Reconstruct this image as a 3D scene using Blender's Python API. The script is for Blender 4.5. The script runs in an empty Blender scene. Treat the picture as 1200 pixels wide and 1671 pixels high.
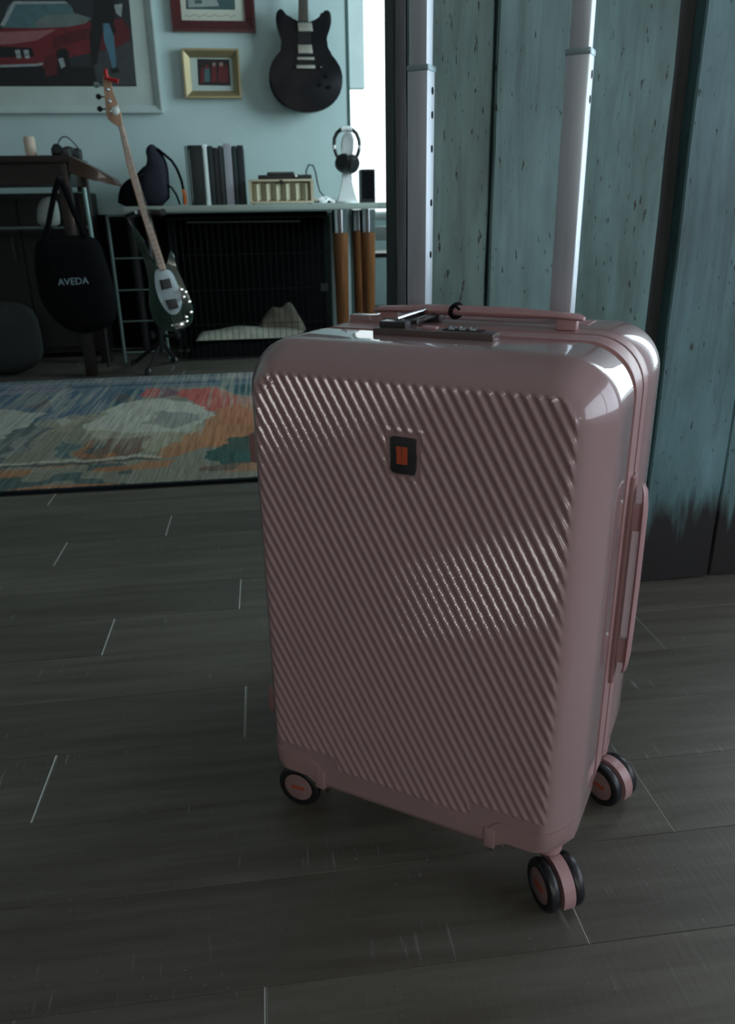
import bpy, bmesh, math, random
from mathutils import Vector, Matrix
from math import sin, cos, pi, radians, sqrt
random.seed(7)
# ------------------------------------------------------------------ camera, light, exposure
SC = bpy.context.scene
COL = SC.collection
FPX, CXP, CYP, CAMH = 1266.0, 603.0, 835.5, 0.71
PITCH, ROLL, YAW = radians(21.2), radians(-1.0), radians(-7.1)
def _cam_axes():
    cp, sp = cos(PITCH), sin(PITCH)
    F = Vector((0, cp, -sp)); R = Vector((1, 0, 0)); U = Vector((0, sp, cp))
    R2 = R*cos(ROLL) + U*sin(ROLL); U2 = -R*sin(ROLL) + U*cos(ROLL)
    M = Matrix(((cos(YAW), -sin(YAW), 0), (sin(YAW), cos(YAW), 0), (0, 0, 1)))
    return M@R2, M@U2, M@F
CR, CU, CF = _cam_axes()
CO = Vector((0, 0, CAMH))
cam_data = bpy.data.cameras.new('camera')
cam = bpy.data.objects.new('camera', cam_data); COL.objects.link(cam)
cam.matrix_world = Matrix(((CR.x, CU.x, -CF.x, CO.x), (CR.y, CU.y, -CF.y, CO.y), (CR.z, CU.z, -CF.z, CO.z), (0, 0, 0, 1)))
cam_data.sensor_fit = 'VERTICAL'; cam_data.sensor_height = 24.0
cam_data.lens = FPX/1671*24.0
cam_data.shift_x = -(CXP-600)/1671
cam_data.clip_start = 0.02; cam_data.clip_end = 100
cam_data.dof.use_dof = True; cam_data.dof.focus_distance = 0.95; cam_data.dof.aperture_fstop = 6.0
SC.camera = cam

w = bpy.data.worlds.new('world'); SC.world = w; w.use_nodes = True
w.node_tree.nodes['Background'].inputs[0].default_value = (0.86, 0.97, 1.0, 1)
w.node_tree.nodes['Background'].inputs[1].default_value = 2.0

def area(name, loc, look, sx, sy, power, col):
    d = bpy.data.lights.new(name, 'AREA'); d.shape = 'RECTANGLE'; d.size = sx; d.size_y = sy
    d.energy = power; d.color = col
    o = bpy.data.objects.new(name, d); COL.objects.link(o); o.location = loc
    o.rotation_euler = (Vector(look)-Vector(loc)).to_track_quat('-Z', 'Y').to_euler()
    return o
# daylight coming in through the windows of the two rooms, plus one added low light
area('daylight_side_window', (1.29, 1.50, 0.95), (1.29, 0, 0.95), 0.50, 1.0, 10, (0.80, 0.93, 1.0))
area('daylight_near_right', (2.36, -.55, 1.15), (0, -.55, 1.15), 3.2, 1.3, 34, (0.74, 0.81, 1.0))
area('daylight_behind', (-0.3, -2.36, 1.65), (-0.3, 0, 1.65), 1.05, 0.54, 12.5, (1.0, 0.95, 0.86))
area('added_glint_light_low', (.80, -2.36, .62), (.80, 0, .62), 0.55, 0.4, 6, (1.0, 0.96, 0.94))  # added low behind the camera to glint on the right-hand ribs
area('daylight_back_room', (1.86, 3.45, 1.55), (0, 3.45, 1.55), 1.1, 1.0, 46, (0.70, 0.94, 1.0))

SC.view_settings.view_transform = 'Standard'
SC.view_settings.look = 'None'
SC.view_settings.exposure = 0.0
SC.view_settings.gamma = 1.0
SC.view_settings.use_curve_mapping = False

# ------------------------------------------------------------------ helpers
def ray(x, y): return CR*((x-CXP)/FPX) - CU*((y-CYP)/FPX) + CF
def atY(x, y, Y):
    d = ray(x, y); return CO + d*(Y/d.y)
def atZ(x, y, z=0.0):
    d = ray(x, y); return CO + d*((z-CAMH)/d.z)
def onplane(x, y, p0, n):
    d = ray(x, y); return CO + d*((Vector(p0)-CO).dot(n)/d.dot(n))

def tag(o, label=None, cat=None, group=None, kind=None):
    if label: o['label'] = label
    if cat: o['category'] = cat
    if group: o['group'] = group
    if kind: o['kind'] = kind
    return o
def empty(name, loc=(0, 0, 0), rz=0.0, label=None, cat=None, group=None):
    o = bpy.data.objects.new(name, None); COL.objects.link(o); o.location = loc; o.rotation_euler = (0, 0, rz)
    o.empty_display_size = 0.05
    return tag(o, label, cat, group)
def emit(name, bm, mats, parent=None, smooth=None, world=True):
    """link bm as ONE mesh object. If parent given, coordinates of bm are parent-local unless world"""
    me = bpy.data.meshes.new(name)
    bmesh.ops.recalc_face_normals(bm, faces=bm.faces[:])
    if parent is not None and world:
        bpy.context.view_layer.update()
        bm.transform(parent.matrix_world.inverted())
    bm.to_mesh(me); bm.free()
    if not isinstance(mats, (list, tuple)): mats = [mats]
    for m in mats: me.materials.append(m)
    o = bpy.data.objects.new(name, me); COL.objects.link(o)
    if parent is not None: o.parent = parent
    if smooth is not None:
        me.polygons.foreach_set('use_smooth', [True]*len(me.polygons))
        if smooth < 179: me.set_sharp_from_angle(angle=radians(smooth))
    me.update()
    return o
def box(bm, lo, hi, mi=0, bev=0.0, mat=None):
    lo, hi = Vector(lo), Vector(hi)
    vs = [bm.verts.new((x, y, z)) for z in (lo.z, hi.z) for y in (lo.y, hi.y) for x in (lo.x, hi.x)]
    fs = [bm.faces.new([vs[i] for i in q]) for q in ((0, 2, 3, 1), (4, 5, 7, 6), (0, 1, 5, 4), (2, 6, 7, 3), (0, 4, 6, 2), (1, 3, 7, 5))]
    for f in fs: f.material_index = mi
    if bev > 0:
        es = list({e for f in fs for e in f.edges})
        r = bmesh.ops.bevel(bm, geom=es, offset=bev, segments=2, profile=0.6, affect='EDGES')
        for f in r['faces']: f.material_index = mi
        vs = list({v for v in vs if v.is_valid} | set(r['verts']))
    if mat is not None:
        bmesh.ops.transform(bm, matrix=mat, verts=[v for v in vs if v.is_valid])
    return vs
def tube(bm, pts, r, seg=8, mi=0, cap=True, closed=False, flat=None):
    pts = [Vector(p) for p in pts]; n = len(pts)
    rs = r if isinstance(r, (list, tuple)) else [r]*n
    rings = []; up = Vector((0, 0, 1))
    prev = None
    for i, p in enumerate(pts):
        a = pts[(i-1) % n] if (closed or i > 0) else pts[i]
        b = pts[(i+1) % n] if (closed or i < n-1) else pts[i]
        t = (b-a).normalized()
        if prev is None:
            x = t.cross(up if abs(t.z) < 0.9 else Vector((0, 1, 0))).normalized()
        else:
            x = (prev - t*prev.dot(t)).normalized()
        prev = x; y = t.cross(x)
        fl = flat or 1.0
        rings.append([bm.verts.new(p + (x*cos(2*pi*k/seg) + y*sin(2*pi*k/seg)*fl)*rs[i]) for k in range(seg)])
    m = n if closed else n-1
    for i in range(m):
        A, B = rings[i], rings[(i+1) % n]
        for k in range(seg):
            f = bm.faces.new((A[k], A[(k+1) % seg], B[(k+1) % seg], B[k])); f.material_index = mi
    if cap and not closed:
        f = bm.faces.new(rings[0][::-1]); f.material_index = mi
        f = bm.faces.new(rings[-1]); f.material_index = mi
def lathe(bm, prof, o, axis, seg=32, mi=0, xdir=None):
    """prof: (radius, along) or (radius, along, matindex)"""
    axis = Vector(axis).normalized(); o = Vector(o)
    x = axis.orthogonal().normalized() if xdir is None else Vector(xdir); y = axis.cross(x)
    rings = []
    for q in prof:
        rings.append([bm.verts.new(o + axis*q[1] + (x*cos(2*pi*k/seg)+y*sin(2*pi*k/seg))*max(q[0], 1e-5)) for k in range(seg)])
    for i in range(len(prof)-1):
        m_ = prof[i+1][2] if len(prof[i+1]) > 2 else mi
        for k in range(seg):
            f = bm.faces.new((rings[i][k], rings[i][(k+1) % seg], rings[i+1][(k+1) % seg], rings[i+1][k])); f.material_index = m_
    bmesh.ops.remove_doubles(bm, verts=rings[0]+rings[-1], dist=1e-4)
def prism(bm, pts, off, mi=0, bev=0.0, seg=2):
    """extrude a planar polygon (list of Vectors) by vector off, rounding the rim of the start face"""
    off = Vector(off)
    a = [bm.verts.new(p) for p in pts]; b = [bm.verts.new(Vector(p)+off) for p in pts]
    n = len(pts)
    fa = bm.faces.new(a); fb = bm.faces.new(b[::-1]); fs = [fa, fb]
    for i in range(n): fs.append(bm.faces.new((a[i], b[i], b[(i+1) % n], a[(i+1) % n])))
    for f in fs: f.material_index = mi
    if bev > 0:
        es = list(fa.edges)+list(fb.edges)
        r = bmesh.ops.bevel(bm, geom=es, offset=bev, segments=seg, profile=0.5, affect='EDGES')
        for f in r['faces']: f.material_index = mi
def pillow(bm, pts, nrm, th, mi=0, steps=((1, 0), (.97, .35), (.88, .7), (.7, .92), (.4, 1.0)), both=True, cen=None):
    """puffed shape with a star-shaped outline"""
    pts = [Vector(p) for p in pts]; n = len(pts); nrm = Vector(nrm).normalized()
    c = cen or sum(pts, Vector())/n
    base = [bm.verts.new(p) for p in pts]
    for sgn in ((1, -1) if both else (1,)):
        prev = base
        for s, d in steps[1:]:
            ring = [bm.verts.new(c+(p-c)*s + nrm*th*d*sgn) for p in pts]
            for i in range(n):
                f = bm.faces.new((prev[i], prev[(i+1) % n], ring[(i+1) % n], ring[i])); f.material_index = mi
            prev = ring
        f = bm.faces.new(prev); f.material_index = mi
def smooth_loop(pts, it=2):
    for _ in range(it):
        q = []
        n = len(pts)
        for i in range(n):
            a, b = pts[i], pts[(i+1) % n]
            q.append((a[0]*.75+b[0]*.25, a[1]*.75+b[1]*.25)); q.append((a[0]*.25+b[0]*.75, a[1]*.25+b[1]*.75))
        pts = q
    return pts

# ------------------------------------------------------------------ materials
MATS = {}
def mat(name, col, rough=0.5, metal=0.0, coat=0.0, bump=0.0, bscale=60.0, var=0.0, vscale=8.0, stretch=(1, 1, 1), coords='Object', spec=0.5, sheen=0.0):
    if name in MATS: return MATS[name]
    m = bpy.data.materials.new(name); m.use_nodes = True; MATS[name] = m
    nt = m.node_tree; N = nt.nodes; L = nt.links
    b = N['Principled BSDF']
    b.inputs['Base Color'].default_value = (*col, 1); b.inputs['Roughness'].default_value = rough
    b.inputs['Metallic'].default_value = metal; b.inputs['Coat Weight'].default_value = coat
    b.inputs['Coat Roughness'].default_value = 0.02
    b.inputs['Specular IOR Level'].default_value = spec
    b.inputs['Sheen Weight'].default_value = sheen
    tc = N.new('ShaderNodeTexCoord'); mp = N.new('ShaderNodeMapping'); mp.inputs['Scale'].default_value = stretch
    L.new(tc.outputs[coords], mp.inputs[0])
    nz = N.new('ShaderNodeTexNoise'); nz.inputs['Scale'].default_value = vscale; nz.inputs['Detail'].default_value = 5
    L.new(mp.outputs[0], nz.inputs['Vector'])
    v = var if var > 0 else 0.06
    mr = N.new('ShaderNodeMapRange'); mr.inputs[1].default_value = .3; mr.inputs[2].default_value = .7
    mr.inputs[3].default_value = 1-v; mr.inputs[4].default_value = 1+v
    L.new(nz.outputs[0], mr.inputs[0])
    mx = N.new('ShaderNodeVectorMath'); mx.operation = 'SCALE'; mx.inputs[0].default_value = col
    L.new(mr.outputs[0], mx.inputs['Scale']); L.new(mx.outputs[0], b.inputs['Base Color'])
    if bump > 0:
        n2 = N.new('ShaderNodeTexNoise'); n2.inputs['Scale'].default_value = bscale; n2.inputs['Detail'].default_value = 4
        L.new(mp.outputs[0], n2.inputs['Vector'])
        bp = N.new('ShaderNodeBump'); bp.inputs['Strength'].default_value = bump; bp.inputs['Distance'].default_value = 0.002
        L.new(n2.outputs[0], bp.inputs['Height']); L.new(bp.outputs[0], b.inputs['Normal'])
    return m
def nodes(m):
    return m.node_tree.nodes, m.node_tree.links, m.node_tree.nodes['Principled BSDF']
def ramp(N, stops):
    r = N.new('ShaderNodeValToRGB')
    e = r.color_ramp.elements
    while len(e) < len(stops): e.new(0.5)
    for i, (p, c) in enumerate(stops):
        e[i].position = p; e[i].color = (*c, 1) if len(c) == 3 else c
    return r

PINK = mat('pink_polycarbonate', (0.31, 0.200, 0.200), rough=0.38, coat=1.0, var=0.03)
PINKM = mat('pink_satin_plastic', (0.37, 0.215, 0.215), rough=0.42, coat=0.1, bump=0.05, bscale=700)
PINKD = mat('pink_plastic_deep', (0.30, 0.165, 0.165), rough=0.45, bump=0.05, bscale=700)
ROSE = mat('rose_seam_rubber', (0.20, 0.045, 0.06), rough=0.55)
SEAMDARK = mat('seam_dark_rubber', (0.05, 0.015, 0.025), rough=0.6)
RUBBER = mat('black_rubber', (0.013, 0.013, 0.016), rough=0.38, bump=0.05)
HUBM = mat('hub_plastic', (0.27, 0.17, 0.165), rough=0.45)
ORANGE = mat('orange_print', (0.42, 0.07, 0.025), rough=0.5)
ALU = mat('brushed_aluminium', (0.66, 0.74, 0.80), rough=0.42, metal=0.85, bump=0.04, bscale=300, stretch=(20, 20, 1))
ALUD = mat('aluminium_collar', (0.35, 0.48, 0.52), rough=0.35, metal=0.7)
CHROME = mat('chrome', (0.72, 0.76, 0.78), rough=0.14, metal=1.0)
GUNM = mat('gunmetal_pink', (0.16, 0.12, 0.115), rough=0.3, metal=0.6)
NICKEL = mat('aged_nickel', (.42, .41, .36), rough=.38, metal=.6)
STRING = mat('string_steel', (.16, .15, .14), rough=.5, metal=.6)
GUN = mat('dark_gunmetal', (0.10, 0.10, 0.10), rough=0.28, metal=0.85)
BADGE = mat('badge_charcoal', (0.035, 0.036, 0.036), rough=0.45, metal=0.3)
BLACK = mat('black_plastic', (0.014, 0.015, 0.017), rough=0.4)
HOLE = mat('punched_hole_black', (0.003, 0.003, 0.003), rough=0.9)
CLOTHB = mat('black_cloth', (0.007, 0.007, 0.008), rough=0.95, bump=0.4, bscale=500, spec=0.05)
NAVY = mat('dark_navy_cloth', (0.022, 0.022, 0.034), rough=0.85, bump=0.4, bscale=300, spec=0.2)
WALL = mat('pale_blue_wall_paint', (0.50, 0.62, 0.62), rough=0.8, bump=0.08, bscale=200, var=0.02)
DARKWALL = mat('warm_grey_wall_paint', (0.20, 0.19, 0.185), rough=0.85, bump=0.08, bscale=200)
CEIL = mat('ceiling_paint', (0.45, 0.45, 0.44), rough=0.9, bump=0.05)
TRIM = mat('white_trim_paint', (0.68, 0.76, 0.76), rough=0.5)
DTRIM = mat('dark_corner_bead', (0.05, 0.12, 0.12), rough=0.5)
WHITE = mat('white_lacquer', (0.80, 0.82, 0.82), rough=0.4)
MATB = mat('picture_mat_board', (0.48, 0.55, 0.52), rough=0.85, bump=0.05)
CREAMB = mat('cream_mat_board', (0.58, 0.58, 0.50), rough=0.85)
FRAMEW = mat('white_picture_frame_paint', (0.50, 0.58, 0.57), rough=0.45)
MAHOG = mat('mahogany_frame', (0.075, 0.014, 0.016), rough=0.3, coat=0.3, var=0.3, vscale=20, stretch=(1, 1, 4))
GOLD = mat('dull_gold_frame', (0.34, 0.28, 0.16), rough=0.35, metal=0.5)
GBLACK = mat('gloss_black_lacquer', (0.006, 0.006, 0.008), rough=0.36, coat=0.0, spec=0.22)
MAPLE = mat('maple_neck', (0.52, 0.30, 0.19), rough=0.4, coat=0.2, var=0.15, vscale=12, stretch=(8, 8, 1))
MAPLEF = mat('pale_maple_fingerboard', (0.66, 0.48, 0.40), rough=0.4, var=0.1)
ROSEW = mat('rosewood_fingerboard', (0.06, 0.045, 0.035), rough=0.5)
GREENL = mat('dark_green_lacquer', (0.012, 0.040, 0.026), rough=0.15, coat=1.0)
PICKG = mat('mint_white_pickguard', (0.62, 0.74, 0.80), rough=0.3)
REDP = mat('red_plastic', (0.40, 0.012, 0.014), rough=0.4)
DESK = mat('pale_desk_laminate', (0.36, 0.42, 0.38), rough=0.45, var=0.05)
TEAK = mat('orange_brown_wood', (0.19, 0.072, 0.022), rough=0.35, coat=0.2, var=0.3, vscale=10, stretch=(6, 6, 0.6))
TEAKD = mat('brown_wood_end', (0.055, 0.026, 0.015), rough=0.35, coat=0.2, var=0.3, vscale=10)
WALNUT = mat('dark_walnut', (0.020, 0.013, 0.011), rough=0.35, coat=0.15, var=0.5, vscale=9, stretch=(1, 8, 8))
IVORY = mat('ivory_cabinet', (0.60, 0.52, 0.36), rough=0.5)
IVORYD = mat('ivory_grille', (0.46, 0.42, 0.29), rough=0.6)
GREYM = mat('grey_painted_metal', (0.13, 0.18, 0.17), rough=0.4, metal=0.3)
WIRE = mat('black_wire', (0.014, 0.018, 0.018), rough=0.4, metal=0.4)
FLEECE = mat('cream_fleece', (0.46, 0.46, 0.38), rough=0.95, bump=1.0, bscale=60, var=0.15, vscale=20)
BLANK = mat('beige_blanket', (0.22, 0.20, 0.15), rough=0.95, bump=0.6, bscale=40, var=0.2)
GREYC = mat('grey_cloth', (0.040, 0.045, 0.045), rough=0.9, bump=0.5, bscale=60, spec=0.2)
WAX = mat('ivory_candle', (0.62, 0.50, 0.40), rough=0.6)
ORSTR = mat('orange_strap_tip', (0.75, 0.17, 0.03), rough=0.6)
CARDB = mat('pale_carton', (0.36, 0.40, 0.38), rough=0.7)

def board_paint():
    m = mat('weathered_teal_board', (0.075, 0.12, 0.125), rough=0.55)
    N, L, b = nodes(m)
    tc = N.new('ShaderNodeTexCoord'); oi = N.new('ShaderNodeObjectInfo')
    ad = N.new('ShaderNodeVectorMath'); ad.operation = 'ADD'
    sc = N.new('ShaderNodeVectorMath'); sc.operation = 'SCALE'; sc.inputs[0].default_value = (3, 7, 11)
    L.new(oi.outputs['Random'], sc.inputs['Scale']); L.new(tc.outputs['Object'], ad.inputs[0]); L.new(sc.outputs[0], ad.inputs[1])
    def nz(scale, st, det=6, rough=.6, dist=0.0):
        mp = N.new('ShaderNodeMapping'); mp.inputs['Scale'].default_value = st; L.new(ad.outputs[0], mp.inputs[0])
        n = N.new('ShaderNodeTexNoise'); n.inputs['Scale'].default_value = scale; n.inputs['Detail'].default_value = det
        n.inputs['Roughness'].default_value = rough; n.inputs['Distortion'].default_value = dist
        L.new(mp.outputs[0], n.inputs['Vector']); return n
    big = nz(7, (1, 1, .35), 4); grain = nz(34, (1, 1, .07), 8, .7, .6); pits = nz(150, (1, 1, .25), 4, .6); knots = nz(13, (1.3, 1, .6), 3, .5, .8)
    r1 = ramp(N, ((.28, (.070, .105, .098)), (.44, (.115, .190, .182)), (.58, (.155, .255, .25)), (.74, (.23, .345, .35))))
    L.new(big.outputs[0], r1.inputs[0])
    rg = ramp(N, ((.25, (.45, .42, .40)), (.5, (.95, .95, .95)), (.75, (1.25, 1.25, 1.25)))); L.new(grain.outputs[0], rg.inputs[0])
    mu = N.new('ShaderNodeMix'); mu.data_type = 'RGBA'; mu.blend_type = 'MULTIPLY'; mu.inputs[0].default_value = .85
    L.new(r1.outputs[0], mu.inputs[6]); L.new(rg.outputs[0], mu.inputs[7])
    rp = ramp(N, ((.31, (.0, .0, .0)), (.37, (1, 1, 1)))); L.new(pits.outputs[0], rp.inputs[0])
    m2 = N.new('ShaderNodeMix'); m2.data_type = 'RGBA'
    L.new(rp.outputs[0], m2.inputs[0]); m2.inputs[6].default_value = (.018, .014, .013, 1); L.new(mu.outputs[2], m2.inputs[7])
    rk = ramp(N, ((.225, (.0, .0, .0)), (.265, (1, 1, 1)))); L.new(knots.outputs[0], rk.inputs[0])
    m3 = N.new('ShaderNodeMix'); m3.data_type = 'RGBA'
    L.new(rk.outputs[0], m3.inputs[0]); m3.inputs[6].default_value = (.05, .038, .034, 1); L.new(m2.outputs[2], m3.inputs[7])
    # ragged lower edge of the paint, bare dark wood below it
    sx = N.new('ShaderNodeSeparateXYZ'); L.new(tc.outputs['Object'], sx.inputs[0])
    rag = nz(26, (1, 1, .12), 5)
    ma = N.new('ShaderNodeMath'); ma.operation = 'MULTIPLY_ADD'; ma.inputs[1].default_value = .34
    L.new(rag.outputs[0], ma.inputs[0]); L.new(sx.outputs['Z'], ma.inputs[2])
    re = N.new('ShaderNodeMapRange'); re.inputs[1].default_value = .285; re.inputs[2].default_value = .345
    L.new(ma.outputs[0], re.inputs[0])
    m4 = N.new('ShaderNodeMix'); m4.data_type = 'RGBA'
    L.new(re.outputs[0], m4.inputs[0]); m4.inputs[6].default_value = (.018, .013, .012, 1); L.new(m3.outputs[2], m4.inputs[7])
    mt = N.new('ShaderNodeMix'); mt.data_type = 'RGBA'; mt.blend_type = 'MULTIPLY'; mt.inputs[0].default_value = 1
    L.new(m4.outputs[2], mt.inputs[6]); L.new(oi.outputs['Color'], mt.inputs[7])
    L.new(mt.outputs[2], b.inputs['Base Color'])
    h = N.new('ShaderNodeMath'); h.operation = 'MULTIPLY_ADD'; h.inputs[1].default_value = .5
    L.new(grain.outputs[0], h.inputs[0]); L.new(rp.outputs[0], h.inputs[2])
    bp = N.new('ShaderNodeBump'); bp.inputs['Strength'].default_value = .5; bp.inputs['Distance'].default_value = .002
    L.new(h.outputs[0], bp.inputs['Height']); L.new(bp.outputs[0], b.inputs['Normal'])
    return m
BOARD = board_paint()
BARE = mat('bare_dark_batten', (0.028, 0.032, 0.032), rough=0.6, var=0.4, vscale=15, stretch=(8, 8, .5), bump=.4)

def plank_mat():
    m = mat('dark_floor_plank', (0.06, 0.06, 0.055), rough=0.36)
    N, L, b = nodes(m)
    tc = N.new('ShaderNodeTexCoord'); oi = N.new('ShaderNodeObjectInfo')
    sc = N.new('ShaderNodeVectorMath'); sc.operation = 'SCALE'; sc.inputs[0].default_value = (13, 29, 5)
    ad = N.new('ShaderNodeVectorMath'); ad.operation = 'ADD'
    L.new(oi.outputs['Random'], sc.inputs['Scale']); L.new(tc.outputs['Object'], ad.inputs[0]); L.new(sc.outputs[0], ad.inputs[1])
    def nz(scale, st, det=5, rough=.6):
        mp = N.new('ShaderNodeMapping'); mp.inputs['Scale'].default_value = st; L.new(ad.outputs[0], mp.inputs[0])
        n = N.new('ShaderNodeTexNoise'); n.inputs['Scale'].default_value = scale; n.inputs['Detail'].default_value = det
        n.inputs['Roughness'].default_value = rough
        L.new(mp.outputs[0], n.inputs['Vector']); return n
    g = nz(14, (.25, 3, 1)); saw = nz(60, (3.2, .28, 1), 2, .4); zone = nz(6, (.6, 2.5, 1), 3); sp = nz(190, (1, 1, 1), 1)
    r1 = ramp(N, ((.3, (.074, .066, .053)), (.5, (.097, .089, .073)), (.7, (.122, .113, .094)))); L.new(g.outputs[0], r1.inputs[0])
    rs = ramp(N, ((.66, (0, 0, 0)), (.74, (1, 1, 1)))); L.new(saw.outputs[0], rs.inputs[0])
    rz = ramp(N, ((.50, (0, 0, 0)), (.66, (1, 1, 1)))); L.new(zone.outputs[0], rz.inputs[0])
    mm = N.new('ShaderNodeMath'); mm.operation = 'MULTIPLY'; L.new(rs.outputs[0], mm.inputs[0]); L.new(rz.outputs[0], mm.inputs[1])
    m2 = N.new('ShaderNodeMath'); m2.operation = 'MULTIPLY'; L.new(mm.outputs[0], m2.inputs[0]); m2.inputs[1].default_value = .55
    mx = N.new('ShaderNodeMix'); mx.data_type = 'RGBA'
    L.new(m2.outputs[0], mx.inputs[0]); L.new(r1.outputs[0], mx.inputs[6]); mx.inputs[7].default_value = (.26, .27, .25, 1)
    rp = ramp(N, ((.73, (0, 0, 0)), (.78, (1, 1, 1)))); L.new(sp.outputs[0], rp.inputs[0])
    m3 = N.new('ShaderNodeMix'); m3.data_type = 'RGBA'
    mq = N.new('ShaderNodeMath'); mq.operation = 'MULTIPLY'; L.new(rp.outputs[0], mq.inputs[0]); L.new(rz.outputs[0], mq.inputs[1])
    L.new(mq.outputs[0], m3.inputs[0]); L.new(mx.outputs[2], m3.inputs[6]); m3.inputs[7].default_value = (.26, .26, .24, 1)
    # per plank tint
    tv = N.new('ShaderNodeMapRange'); tv.inputs[3].default_value = .86; tv.inputs[4].default_value = 1.12; L.new(oi.outputs['Random'], tv.inputs[0])
    vs = N.new('ShaderNodeVectorMath'); vs.operation = 'SCALE'; L.new(m3.outputs[2], vs.inputs[0]); L.new(tv.outputs[0], vs.inputs['Scale'])
    L.new(vs.outputs[0], b.inputs['Base Color'])
    rr = N.new('ShaderNodeMapRange'); b.inputs['Specular IOR Level'].default_value = .25; rr.inputs[3].default_value = .40; rr.inputs[4].default_value = .55; L.new(g.outputs[0], rr.inputs[0])
    L.new(rr.outputs[0], b.inputs['Roughness'])
    bp = N.new('ShaderNodeBump'); bp.inputs['Strength'].default_value = .25; bp.inputs['Distance'].default_value = .001
    L.new(saw.outputs[0], bp.inputs['Height']); L.new(bp.outputs[0], b.inputs['Normal'])
    return m
PLANK = plank_mat()
EDGE = mat('plank_edge_highlight', (0.30, 0.30, 0.27), rough=0.4)  # pale end bevels: the highlight caught at the joints is put into the colour
SUBF = mat('dark_subfloor', (0.03, 0.03, 0.03), rough=0.7)

def glass():
    m = bpy.data.materials.new('window_glass'); m.use_nodes = True; N = m.node_tree.nodes; L = m.node_tree.links
    N.remove(N['Principled BSDF'])
    t = N.new('ShaderNodeBsdfTransparent'); g = N.new('ShaderNodeBsdfGlossy'); g.inputs['Roughness'].default_value = .02
    mx = N.new('ShaderNodeMixShader'); mx.inputs[0].default_value = .06
    L.new(t.outputs[0], mx.inputs[1]); L.new(g.outputs[0], mx.inputs[2]); L.new(mx.outputs[0], N['Material Output'].inputs[0])
    return m
GLASS = glass()

# ------------------------------------------------------------------ the room shell
def struct(name, bm, m, parent=None, smooth=None):
    o = emit(name, bm, m, parent, smooth)
    if parent is None: o['kind'] = 'structure'
    return o
XL, XR, YB, YF, YA = -2.7, 2.3, -2.3, 4.6, 6.4     # left, right of near room, behind, far wall, alcove wall
XRB = 2.7
HC = 2.6
BY = 1.335
# floor with individually laid planks
bm = bmesh.new()
box(bm, (XL-.1, YB-.1, -.12), (XRB+.1, YA+.1, -.0095))
box(bm, (XL-.1, YB-.1, -.0095), (XRB+.1, .289, -.0005))
floor = struct('floor', bm, [SUBF])
bm = bmesh.new(); box(bm, (-2, -2, -2), (2, 2, 2)); bm.free()
def plank_mesh(length, width):
    bm = bmesh.new()
    b, bw, d = .0015, .0006, .0011
    l, w_ = length/2-.0002, width/2-.0001
    v = []
    for (x, y, z) in ((-l, -w_, -.009), (l, -w_, -.009), (l, w_, -.009), (-l, w_, -.009),
                      (-l, -w_, -d), (l, -w_, -d), (l, w_, -d), (-l, w_, -d),
                      (-l+b, -w_+bw, 0), (l-b, -w_+bw, 0), (l-b, w_-bw, 0), (-l+b, w_-bw, 0)):
        v.append(bm.verts.new((x, y, z)))
    for i in range(4):
        j = (i+1) % 4
        bm.faces.new((v[i], v[j], v[4+j], v[4+i]))
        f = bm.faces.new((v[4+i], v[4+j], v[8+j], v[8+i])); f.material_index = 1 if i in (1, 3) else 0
    bm.faces.new(v[8:12])
    me = bpy.data.meshes.new('plank'); bm.to_mesh(me); bm.free()
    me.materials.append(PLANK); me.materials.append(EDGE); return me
PW = .1325
joints = {-4: -.042, -3: .292, -2: .455, -1: -.333, 0: -.07, 1: -.605, 2: -.32, 3: -.087, 4: None, 5: -.495, 6: -.27, 7: .18, 8: -.605}
plank_cache = {}
PLEN = 1.25
npl = 0
for n in range(-5, 42):
    y0 = .951+PW*n
    j = joints.get(n)
    if j is None: j = random.uniform(-.5, .5)
    xs = [j+PLEN*k for k in range(-4, 5)]
    xs = [x for x in xs if XL+.15 < x < XRB-.15]
    xs = [XL]+xs+[XRB]
    for a, c in zip(xs[:-1], xs[1:]):
        key = round(c-a, 3)
        if key not in plank_cache: plank_cache[key] = plank_mesh(c-a, PW)
        o = bpy.data.objects.new('plank', plank_cache[key]); COL.objects.link(o)
        o.location = ((a+c)/2, y0+PW/2, random.uniform(-.00025, 0)); o.parent = floor; npl += 1

bm = bmesh.new(); box(bm, (XL-.1, YB-.1, HC), (XRB+.1, YA+.1, HC+.1)); struct('ceiling', bm, CEIL)

def wall_open(name, m, axis, c0, c1, a0, a1, z0, z1, holes, parent=None):
    """wall slab spanning a0..a1 along the other axis, thickness c0..c1, with rectangular holes (a,b,z,z')"""
    bm = bmesh.new()
    def bx(p, q, r, s):
        if q-p < 1e-4 or s-r < 1e-4: return
        if axis == 'x': box(bm, (c0, p, r), (c1, q, s))
        else: box(bm, (p, c0, r), (q, c1, s))
    cur = a0
    for (p, q, r, s) in sorted(holes):
        bx(cur, p, z0, z1); bx(p, q, z0, r); bx(p, q, s, z1); cur = q
    bx(cur, a1, z0, z1)
    return struct(name, bm, m)
wall_open('wall_far', WALL, 'y', YF, YF+.12, XL, .500, 0, HC, [])
wall_open('wall_left', WALL, 'x', XL-.1, XL, BY, YF+.12, 0, HC, [])
wall_open('wall_left_near', DARKWALL, 'x', XL-.1, XL, YB, BY, 0, HC, [])
wall_open('wall_right_near', DARKWALL, 'x', XR, XR+.12, YB, BY+.13, 0, HC, [(-2.16, 1.06, .48, 1.82)])
wall_open('wall_behind', DARKWALL, 'y', YB-.12, YB, XL, XRB, 0, HC, [(-.85, .25, 1.36, 1.94), (.52, 1.08, .42, .82)])
wall_open('wall_right_back', WALL, 'x', 1.78, 1.84, BY+.13, YA, 0, HC, [(2.85, 4.05, 1.0, 2.1)])
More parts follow.
